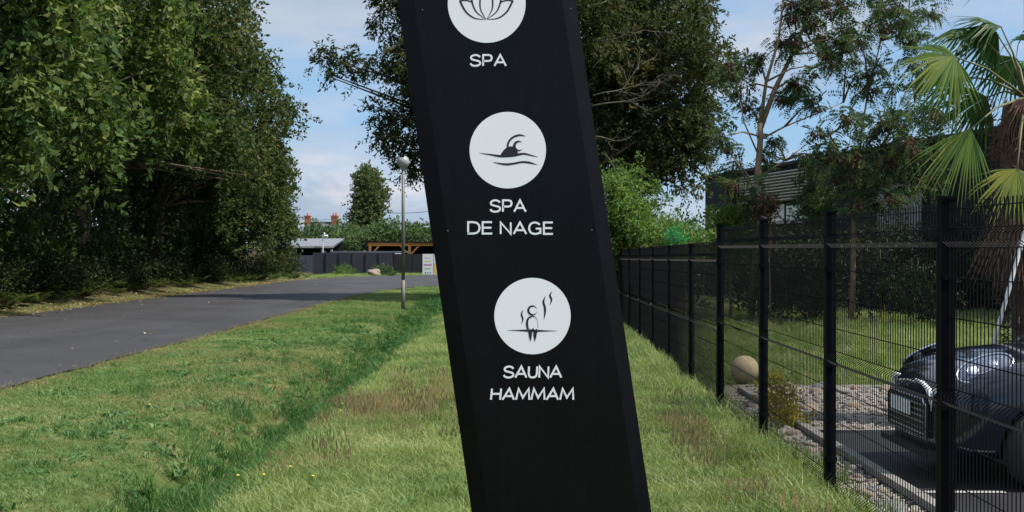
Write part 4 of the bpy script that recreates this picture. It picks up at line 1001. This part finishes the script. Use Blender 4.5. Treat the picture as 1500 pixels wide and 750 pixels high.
sh(le, lambda y: le(y)+fl, -.028, 0, 'edge_fold', signm); sh(lambda y: re_(y)-fr, re_, 0, -.022, 'edge_fold', signm)
sh(le, le, -.11, -.028, 'side_panel', signm); sh(re_, re_, -.022, -.11, 'side_panel', signm)
sh(re_, le, -.11, -.11, 'back_panel', signm)
mb = MB(); a = [sg(le(yt), yt, -.11), sg(le(yt), yt, -.028), sg(le(yt)+fl, yt, 0), sg(re_(yt)-fr, yt, 0), sg(re_(yt), yt, -.022), sg(re_(yt), yt, -.11)]; mb.face(a); mb.build('top_cap', signm, sign)
mb = MB(); c = sg((le(yb)+re_(yb))/2, yb); mb.box((c.x, SY+.06, .03), (.75, .3, .06)); mb.build('base_plate', signm, sign)
def disc(px, py, r):
    mb = MB(); mb.face([sg(px+r*math.cos(2*math.pi*k_/72), py-r*math.sin(2*math.pi*k_/72), .0015) for k_ in range(72)][::-1]); return mb.build('emblem_disc', printm, sign)
def cr_spline(pts, k=8):
    if len(pts) < 3: return pts
    p = [pts[0]]+list(pts)+[pts[-1]]; out = []
    for i in range(1, len(p)-2):
        for j in range(k):
            t_ = j/k; o_ = []
            for c_ in range(len(pts[0])):
                a, b_, c, d = p[i-1][c_], p[i][c_], p[i+1][c_], p[i+2][c_]
                o_.append(.5*((2*b_)+(-a+c)*t_+(2*a-5*b_+4*c-d)*t_*t_+(-a+3*b_-3*c+d)*t_**3))
            out.append(tuple(o_))
    out.append(tuple(pts[-1])); return out
def ribbon(mb, pts, off, spline=True):
    """pts: (px,py,width) in sign coordinates"""
    q_ = cr_spline(pts) if spline else pts
    L = []; Rr = []
    for i, (x, y, w_) in enumerate(q_):
        a = q_[max(0, i-1)]; b_ = q_[min(len(q_)-1, i+1)]; dx, dy = b_[0]-a[0], b_[1]-a[1]; n_ = math.hypot(dx, dy) or 1; nx_, ny_ = -dy/n_, dx/n_
        if not spline and 0 < i < len(q_)-1:      # miter
            d1 = Vector((x-a[0], y-a[1])).normalized(); d2 = Vector((b_[0]-x, b_[1]-y)).normalized(); m_ = (Vector((-d1.y, d1.x))+Vector((-d2.y, d2.x))).normalized(); kf = min(2.2, 1/max(.35, m_.dot(Vector((-d1.y, d1.x)))))
            nx_, ny_ = m_.x*kf, m_.y*kf
        L.append(sg(x+nx_*w_/2, y+ny_*w_/2, off)); Rr.append(sg(x-nx_*w_/2, y-ny_*w_/2, off))
    for i in range(len(L)-1): mb.face([L[i], L[i+1], Rr[i+1], Rr[i]])
O = .003
# lotus
disc(713, 6, 57); mb = MB()
bx_, by_ = 712.5, 28.5
for s_ in (-1, 1):
    ribbon(mb, [(bx_+s_*.5, by_, .6), (bx_+s_*7.5, by_-12, 1.6), (bx_+s_*9.3, by_-22, 2.2), (bx_+s_*7.5, by_-38, 2.2), (bx_, by_-52, 1.4)], O)
    ribbon(mb, [(bx_+s_*1, by_, .6), (bx_+s_*14, by_-10, 1.8), (bx_+s_*20, by_-22, 2.4), (bx_+s_*22, by_-36, 2.2), (bx_+s_*20, by_-44, 1.2)], O)
    ribbon(mb, [(bx_+s_*20, by_-44, 1.2), (bx_+s_*14, by_-42, 2), (bx_+s_*9, by_-38, 1.6)], O)
    ribbon(mb, [(bx_+s_*1, by_+.3, .6), (bx_+s_*17, by_-1.5, 1.8), (bx_+s_*30, by_-11, 2.6), (bx_+s_*38.5, by_-26.5, 3)], O)
    ribbon(mb, [(bx_+s_*39.5, by_-26.8, 2.4), (bx_+s_*30, by_-27.6, 2.0), (bx_+s_*20.5, by_-25, 2.2)], O)
mb.build('lotus_icon', inkm, sign)
def C5(x, y, w_): return (670+x/3.57, 150+y/3.57, w_/3.1)
disc(743.8, 220, 56); mb = MB()
ribbon(mb, [C5(112, 265, 1), C5(165, 272, 6), C5(225, 281, 11), C5(290, 278, 12), C5(345, 269, 9), C5(385, 277, 6), C5(422, 286, 1)], O)
mb.face([sg(*C5(x, y, 0)[:2], O+.0006) for x, y in ((222, 284), (232, 264), (244, 247), (258, 236), (275, 230), (296, 231), (310, 246), (316, 262), (318, 276), (290, 284))][::-1])
ribbon(mb, [C5(264, 240, 9), C5(264, 220, 9), C5(273, 200, 9), C5(292, 182, 9), C5(320, 172, 9), C5(340, 173, 6), C5(358, 178, 1)], O+.0003)
ribbon(mb, [C5(322+24*math.cos(a), 228-24*math.sin(a), max(.8, 12*math.sin((a-.75)/(5.5-.75)*math.pi))) for a in [.75+i*.34 for i in range(15)]], O+.0009)
ribbon(mb, [C5(185, 312, 1), C5(215, 319, 6), C5(255, 324, 10), C5(295, 320, 9), C5(340, 312, 9), C5(380, 316, 9), C5(418, 327, 1)], O)
mb.build('swimmer_icon', inkm, sign)
def C6(x, y, w_): return (700+x/3.57, 390+y/3.57, w_/3.1)
disc(780, 463, 56); mb = MB()
ribbon(mb, [C6(155, 335, 1), C6(220, 336, 6), C6(285, 337, 11), C6(350, 338, 6), C6(415, 338, 1)], O)
for q_ in (((262, 338), (286, 338), (281, 372), (275, 396), (268, 372)), ((290, 338), (312, 338), (306, 368), (298, 396), (291, 370))): mb.face([sg(*C6(x, y, 0)[:2], O+.0003) for x, y in q_][::-1])
mb.face([sg(*C6(x, y, 0)[:2], O+.0005) for x, y in ((264, 340), (270, 325), (278, 335), (288, 322), (299, 335), (306, 325), (314, 340))][::-1])
ribbon(mb, [C6(262, 330, 9), C6(257, 300, 10), C6(262, 276, 9), C6(276, 264, 7), C6(292, 262, 4), C6(306, 272, 2), C6(313, 290, 1.5), C6(314, 325, 1.5)], O+.0007)
ribbon(mb, [C6(287+23*math.cos(a), 231-23*math.sin(a), max(1.2, 10*math.sin((a-.3)/(6.0-.3)*math.pi))) for a in [.3+i*.38 for i in range(16)]], O)
for q_ in (((238, 228, 1), (228, 250, 7), (235, 275, 7), (229, 303, 1)), ((354, 155, 1), (343, 185, 9), (350, 215, 10), (351, 240, 9), (346, 280, 1)), ((388, 131, 1), (377, 152, 8), (385, 175, 8), (377, 204, 1))): ribbon(mb, [C6(*p_) for p_ in q_], O)
tag(mb.build('sauna_icon', inkm, sign), kind='stuff')
G = {'S': (.9, [[(.84, .79), (.74, .92), (.46, 1.0), (.17, .92), (.07, .75), (.16, .6), (.45, .51), (.76, .42), (.87, .25), (.76, .08), (.45, 0), (.14, .07), (.03, .23)]], 1),
     'P': (.8, [[(.02, 0), (.02, 1), (.48, 1), (.70, .94), (.78, .73), (.70, .52), (.48, .45), (.02, .45)]], 0),
     'A': (1.0, [[(0, 0), (.5, 1.0), (1.0, 0)], [(.19, .33), (.81, .33)]], 0),
     'D': (.9, [[(.02, .0), (.02, 1), (.42, 1), (.68, .93), (.84, .75), (.89, .5), (.84, .25), (.68, .07), (.42, 0), (-.05, 0)]], 0),
     'E': (.72, [[(.72, 1), (.02, 1), (.02, 0), (.74, 0)], [(.02, .51), (.68, .51)]], 0),
     'N': (.86, [[(.03, 0), (.03, 1), (.83, 0), (.83, 1)]], 0),
     'G': (.98, [[(.87, .8), (.72, .93), (.47, 1), (.16, .87), (.03, .5), (.16, .13), (.47, 0), (.75, .05), (.92, .17)], [(.92, .0), (.92, .46), (.55, .46)]], 2),
     'U': (.8, [[(.03, 1), (.03, .4), (.08, .16), (.22, .03), (.40, 0), (.58, .03), (.72, .16), (.77, .4), (.77, 1)]], 0),
     'H': (.86, [[(.03, 0), (.03, 1)], [(.83, 0), (.83, 1)], [(.03, .53), (.83, .53)]], 0),
     'M': (1.15, [[(.0, 0), (.13, 1), (.575, .18), (1.02, 1), (1.15, 0)]], 0)}
def word(txt, x0, x1, y0, y1, sw=.142, gap=.2, slant=0):
    tot = sum(G[c][0] for c in txt)+gap*(len(txt)-1); hpx = y1-y0; k_ = (x1-x0-sw*hpx)/tot; x = x0+sw*hpx/2
    for ch in txt:
        wd, strokes, sp_ = G[ch]; mb = MB(); yb_ = y1-sw*hpx/2; hh = hpx*(1-sw)
        for si, s_ in enumerate(strokes):
            pts = [(x+px*k_+slant*(py-.5)*hpx, yb_-py*hh, sw*hpx) for px, py in s_]
            # ends of open straight strokes reach the full height
            ribbon(mb, pts, .0016+si*.0003, spline=(sp_ == 1 or (sp_ == 2 and si == 0)))
        mb.build('letter', printm, sign); x += (wd+gap)*k_
word('SPA', 687.5, 742.5, 79.5, 98); word('SPA', 716.5, 771.5, 292, 311.5); word('DE', 684, 722, 324, 343.5); word('NAGE', 731.5, 811, 324.5, 344)
word('SAUNA', 736.5, 824, 535.5, 554.5, .15, .16, .04); word('HAMMAM', 718, 842, 568, 587, .15, .18, .08)
for px, py in ((656, 338), (867, 337), (836, 13), (619, 15)):
    mb = MB(); c = sg(px, py, .001); mb.lathe(c, [(.0001, -.0015), (.002, -.0015), (.0025, 0)], 10, axis='y'); mb.build('screw', M['lamp_pole'], sign)

# ------------------------------------------------------------------ grass (geometry-node tufts; nobody could count it)
def tuft(n, h0, h1, rad, w_, lean=.5, mt=None, heads=False, seed=1, flat=False):
    rr = random.Random(seed); V_, F_, T_ = [], [], []
    for k in range(n):
        a = rr.uniform(0, 6.283); r_ = rad*math.sqrt(rr.random()); x, y = r_*math.cos(a), r_*math.sin(a); h = rr.uniform(h0, h1)
        da = rr.uniform(0, 6.283); dx, dy = math.cos(da), math.sin(da); ln = lean*rr.uniform(.3, 1.4)*h; sa = rr.uniform(0, 6.283); sx, sy = math.cos(sa), math.sin(sa)
        b = len(V_); w2 = w_*rr.uniform(.7, 1.3)/2; tt = rr.random()
        for s_, ws in ((0, 1), (.5, .85)):
            cx, cy, cz = x+dx*ln*s_*s_, y+dy*ln*s_*s_, h*s_*(1-.15*s_)
            V_ += [(cx-sx*w2*ws, cy-sy*w2*ws, cz), (cx+sx*w2*ws, cy+sy*w2*ws, cz)]
        V_.append((x+dx*ln, y+dy*ln, h*(.85 if not flat else .5)))
        F_ += [(b, b+1, b+3, b+2), (b+2, b+3, b+4)]; T_ += [tt, tt]
        if heads:
            b = len(V_); cx, cy, cz = x+dx*ln, y+dy*ln, h*.85
            V_ += [(cx, cy, cz-.02), (cx+.006, cy, cz+.015), (cx, cy, cz+.06), (cx-.006, cy, cz+.015)]; F_.append((b, b+1, b+2, b+3)); T_.append(1.0)
    me = bpy.data.meshes.new('tuft'); me.from_pydata(V_, [], F_); at = me.attributes.new('tint', 'FLOAT', 'FACE'); at.data.foreach_set('value', T_); me.materials.append(mt)
    return bpy.data.objects.new('tuft', me)
def gn_scatter(name, xs, ys, sc, src, label, zoff=-.01, parent=None):
    n = len(xs); zs = H(xs, ys)+zoff; me = bpy.data.meshes.new(name); me.vertices.add(n)
    me.vertices.foreach_set('co', np.stack([xs, ys, zs], 1).reshape(-1).astype('f'))
    a = me.attributes.new('sc', 'FLOAT', 'POINT'); a.data.foreach_set('value', sc.astype('f'))
    rt = np.stack([rng.normal(0, .12, n), rng.normal(0, .12, n), rng.uniform(0, 6.283, n)], 1)
    a = me.attributes.new('rt', 'FLOAT_VECTOR', 'POINT'); a.data.foreach_set('vector', rt.reshape(-1).astype('f'))
    o = link(name, me, parent)
    g = bpy.data.node_groups.new(name, 'GeometryNodeTree')
    g.interface.new_socket('Geometry', in_out='INPUT', socket_type='NodeSocketGeometry'); g.interface.new_socket('Geometry', in_out='OUTPUT', socket_type='NodeSocketGeometry')
    i = g.nodes.new('NodeGroupInput'); u = g.nodes.new('NodeGroupOutput'); ip = g.nodes.new('GeometryNodeInstanceOnPoints'); oi = g.nodes.new('GeometryNodeObjectInfo'); oi.inputs[0].default_value = src
    ns_ = g.nodes.new('GeometryNodeInputNamedAttribute'); ns_.data_type = 'FLOAT'; ns_.inputs[0].default_value = 'sc'
    nr = g.nodes.new('GeometryNodeInputNamedAttribute'); nr.data_type = 'FLOAT_VECTOR'; nr.inputs[0].default_value = 'rt'
    g.links.new(i.outputs[0], ip.inputs['Points']); g.links.new(oi.outputs['Geometry'], ip.inputs['Instance'])
    g.links.new(ns_.outputs[0], ip.inputs['Scale']); g.links.new(nr.outputs[0], ip.inputs['Rotation']); g.links.new(ip.outputs[0], u.inputs[0])
    md = o.modifiers.new('scatter', 'NODES'); md.node_group = g
    return tag(o, label, 'grass' if 'grass' in name else 'ground cover', kind='stuff')
def vnoise(x, y, s, seed=0):
    x = x*s+seed*17.3; y = y*s+seed*9.1
    return .5+.25*(np.sin(x*1.3+1.7*np.sin(y*.9))+np.sin(y*1.6+1.3*np.sin(x*1.1+2)))
M['g_short'] = leafmat('lawn_blades', [(0, (.072, .150, .038)), (.5, (.145, .230, .072)), (.8, (.25, .30, .12)), (1, (.42, .39, .21))], .35, .55, True, .3, .45)
M['g_strip'] = leafmat('strip_blades', [(0, (.10, .170, .045)), (.4, (.205, .280, .090)), (.75, (.34, .38, .155)), (1, (.50, .47, .25))], .35, .55, True, .3, .6)
M['g_tall'] = leafmat('ditch_blades', [(0, (.025, .085, .020)), (.6, (.06, .155, .036)), (1, (.15, .25, .07))], .35, .5, True, .3, .8)
M['g_seed'] = leafmat('seed_stalks', [(0, (0.1063, 0.09935, 0.0425)), (0.6, (0.2019, 0.152, 0.07969)), (1, (0.2975, 0.2104, 0.1169))], .25, .7, True, .2, 1.5)
M['g_weed'] = leafmat('weed_leaves', [(0, (0.052, 0.13, 0.039)), (0.6, (0.104, 0.208, 0.065)), (1, (0.208, 0.312, 0.13))], .3, .5, True, .3, 1.0)
t_short = tuft(55, .018, .052, .16, .006, 1.2, M['g_short'], seed=2)
t_strip = tuft(60, .04, .12, .16, .006, .9, M['g_strip'], seed=3)
t_tall = tuft(52, .10, .27, .15, .007, .6, M['g_tall'], seed=4)
t_fence = tuft(46, .12, .30, .15, .008, .6, M['g_strip'], seed=5)
t_seed = tuft(20, .14, .28, .18, .0035, .3, M['g_seed'], True, seed=6)
t_weed = tuft(16, .05, .12, .12, .035, 1.1, M['g_weed'], seed=7, flat=True)
t_dry = tuft(40, .02, .055, .16, .005, 1.2, leafmat('dry_blades', [(0, (.15, .13, .06)), (1, (.36, .30, .15))], .25, .7, True), seed=8)
def field(x0, x1, y0, y1, dens, keep):
    n = int((x1-x0)*(y1-y0)*dens); x = rng.uniform(x0, x1, n); y = rng.uniform(y0, y1, n); k_ = keep(x, y) > rng.random(n); return x[k_], y[k_]
ditch = lambda x, y: np.exp(-((x+2.66-.003*y)/.36)**2)
def road_r(y): return np.interp(y, [0, 16, 22, 30, 40, 50, 56, 60, 63], [-6.72, -6.7, -6.55, -6.4, -6.3, -6.1, -5.6, -4.8, -3.2])
def scat(name, src, parts, label, smin=.75, smax=1.3):
    xs = np.concatenate([p[0] for p in parts]); ys = np.concatenate([p[1] for p in parts]); sc = rng.uniform(smin, smax, len(xs))*np.interp(ys, [8, 25, 60], [1, 1.1, 1.35])
    return gn_scatter(name, xs, ys, sc, src, label)
lawn = lambda x, y: ((x > road_r(y)+.08) & (x < -2.3+.003*y)).astype(float)*(1-ditch(x, y)*.8)
scat('lawn_grass', t_short, [field(-7, -2, 6, 24, 75, lawn), field(-7, -1.5, 24, 45, 45, lawn), field(-6.5, 3, 45, 64, 18, lambda x, y: (x > road_r(y)+.1)*1.)], 'short green lawn grass between the road and the ditch')
strip = lambda x, y: ((x > -2.35) & (x < 2.45)).astype(float)
scat('strip_grass', t_strip, [field(-2.4, 2.4, 6, 18, 110, strip), field(-2.2, 2.5, 18, 46, 45, strip)], 'sunlit yellow green grass on the strip around the sign')
scat('ditch_grass', t_tall, [field(-3.8, -2.0, 5, 26, 130, lambda x, y: ditch(x, y)*(.6+.4*vnoise(x, y, 1.2))), field(-3.8, -1.6, 26, 46, 50, ditch)], 'tall dark green grass growing in the ditch', .6, 1.2)
scat('lawn_tall_grass', t_tall, [field(-6.4, -2.6, 8, 36, 40, lambda x, y: lawn(x, y)*np.clip((vnoise(x, y, 1.1, 2)-.42)*1.6, 0, 1)*np.interp(x, [-5.5, -3], [.12, 1]))], 'taller green grass patches in the lawn beside the ditch', .25, .65)
fedge = lambda x, y: np.exp(-((x-fence_x(y)+.12)/.30)**2)
scat('fence_grass', t_fence, [field(.9, 2.6, 8, 20, 110, lambda x, y: fedge(x, y)*(.25+.75*vnoise(x, y, .9, 3))*(.35+.65*smooth(9.5, 11.5, y))), field(.9, 2.8, 20, 40, 50, fedge)], 'long tufted grass growing along the foot of the fence', .5, 1.15)
brown = lambda x, y: np.clip(np.exp(-(((x+1.25)/.95)**2+((y-14.2)/1.9)**2))+.9*np.exp(-(((x-1.75)/.28)**2+((y-11.2)/2.2)**2))+.12*(vnoise(x, y, .9, 5) > .75), 0, 1)
scat('seed_head_grass', t_seed, [field(-2.2, 2.3, 8, 22, 36, brown)], 'brownish seeding grass stalks on the strip', .55, 1.0)
scat('dry_grass', t_dry, [field(-6.6, -3.0, 8, 34, 80, lambda x, y: lawn(x, y)*np.clip(np.clip((vnoise(x, y, .55, 7)-.58)*2.4, 0, 1)*.8+np.exp(-(((x+3.9)/.9)**2+((y-15.5)/1.6)**2))+np.exp(-(((x+3.8)/.8)**2+((y-21)/2.5)**2)), 0, 1)), field(-2.1, 2.2, 8, 20, 40, lambda x, y: (vnoise(x, y, .9, 8) > .6)*.9), field(-7, -6, 8, 56, 150, lambda x, y: np.exp(-((x-road_r(y)-.10)/.12)**2))], 'dry straw coloured grass in patches and along the road edge', .7, 1.3)
scat('clover_weeds', t_weed, [field(-6, 2.3, 8, 30, 11, lambda x, y: (vnoise(x, y, 1.3, 9) > .5)*1.), field(-3.2, -2.2, 9, 20, 8, lambda x, y: x*0+1), field(1.6, 2.35, 8.5, 13, 16, lambda x, y: x*0+1)], 'broad leaved weeds scattered in the grass', .6, 1.2)
# rank plants by the lamp at the far end of the ditch
scat('far_ditch_weeds', tuft(60, .08, .42, .25, .035, .9, M['g_tall'], seed=12, flat=True), [field(-3.6, -1.7, 26, 42, 30, ditch)], 'rank dark weeds crowding the ditch near the street lamp', .35, .9)
garden = lambda x, y: (y > 16.9)*1.
scat('garden_grass', t_fence, [field(2.8, 12, 16.6, 27, 22, garden), field(3, 18, 27, 36, 10, garden)], 'green garden grass beyond the stones behind the fence', .5, .9)
scat('verge_grass', t_dry, [field(-15, -13.2, 24, 80, 40, lambda x, y: np.exp(-((x-np.interp(y, [20, 45, 60, 72, 80], [-14.3, -13.9, -13.5, -13.2, -12.4]))/.35)**2))], 'thin yellowish dry grass on the shaded verge across the road', .7, 1.3)
scat('far_grass', t_strip, [field(-13, 0, 79, 92, 16, lambda x, y: (y > np.interp(x, [-13, -12, -10.3, -8, 0], [77, 79, 83.5, 87, 87.7]))*1.)], 'bright grass in front of the charcoal screen', .9, 1.6)
# fallen leaves
lt = leafmat('litter_leaf', [(0, (.14, .07, .03)), (.5, (.30, .20, .08)), (1, (.55, .48, .25))], .1, .7)
n = 2600; y = rng.uniform(24, 78, n); x = np.interp(y, [20, 45, 60, 72, 80], [-14.1, -13.6, -13.2, -12.9, -12.2])+rng.normal(-.35, .45, n)
z = np.where(x > np.interp(y, [20, 45, 60, 72, 80], [-13.9, -13.4, -13.0, -12.8, -12]), .05, H(x, y)+.05)
x2 = rng.uniform(-13, -6.8, 150); y2 = 14+rng.random(150)**1.3*50
xs = np.concatenate([x, x2]); ys = np.concatenate([y, y2]); zs = np.concatenate([z, np.full(150, .042)])
u = unit(len(xs)); u[:, 2] *= .2
tag(link('leaf_litter', leaves_mesh('leaf_litter', np.stack([xs, ys, zs], 1), u, .10*rng.uniform(.5, 1.2, len(xs)), .05, lt, .15, roll=np.tile([0, 0, 1.], (len(xs), 1))+rng.normal(size=(len(xs), 3))*.15)), 'fallen leaves on the road edge and verge', 'leaves', kind='stuff')
# dandelions
dm = mat('dandelion_yellow', (.62, .48, .04), .6); gm = mat('flower_stem', (.08, .16, .04), .6)
for i, (px, py, lab) in enumerate(((384, 696, 'yellow dandelion left of the brown patch, nearest the bottom edge'), (346, 697, 'yellow dandelion at the lip of the ditch'), (423, 684, 'small yellow dandelion left of the brown seed grass, furthest right of its cluster'),
        (456, 698, 'yellow dandelion nearest the foot of the sign'), (500, 592, 'yellow dandelion beside the ditch, right of the lawn'), (497, 602, 'yellow dandelion on the ditch lip a little nearer'), (524, 578, 'yellow dandelion at the ditch edge, farther'), (582, 535, 'yellow dandelion at the top of the grass strip, below the lamp'), (588, 528, 'yellow dandelion farthest along the ditch, below the lamp'), (218, 593, 'yellow dandelion in the middle of the lawn'))):
    d = (CAMZ-.12)*F/(py-365); c = P(px, py, d); z0 = float(H(c.x, d)); c.z = max(c.z, z0+.07)
    root = thing('dandelion', lab, 'flower', (c.x, d, z0), 'dandelions in the grass'); mb = MB(); mb.tube([(c.x, d, z0), (c.x+.01, d, c.z)], .003, 5); mb.build('stem', gm, root)
    mb = MB(); mb.lathe((c.x+.01, d, c.z), [(.001, -.006), (.010, -.002), (.013, .004), (.009, .009), (.001, .010)], 12); mb.build('flower_head', dm, root, smooth=True)
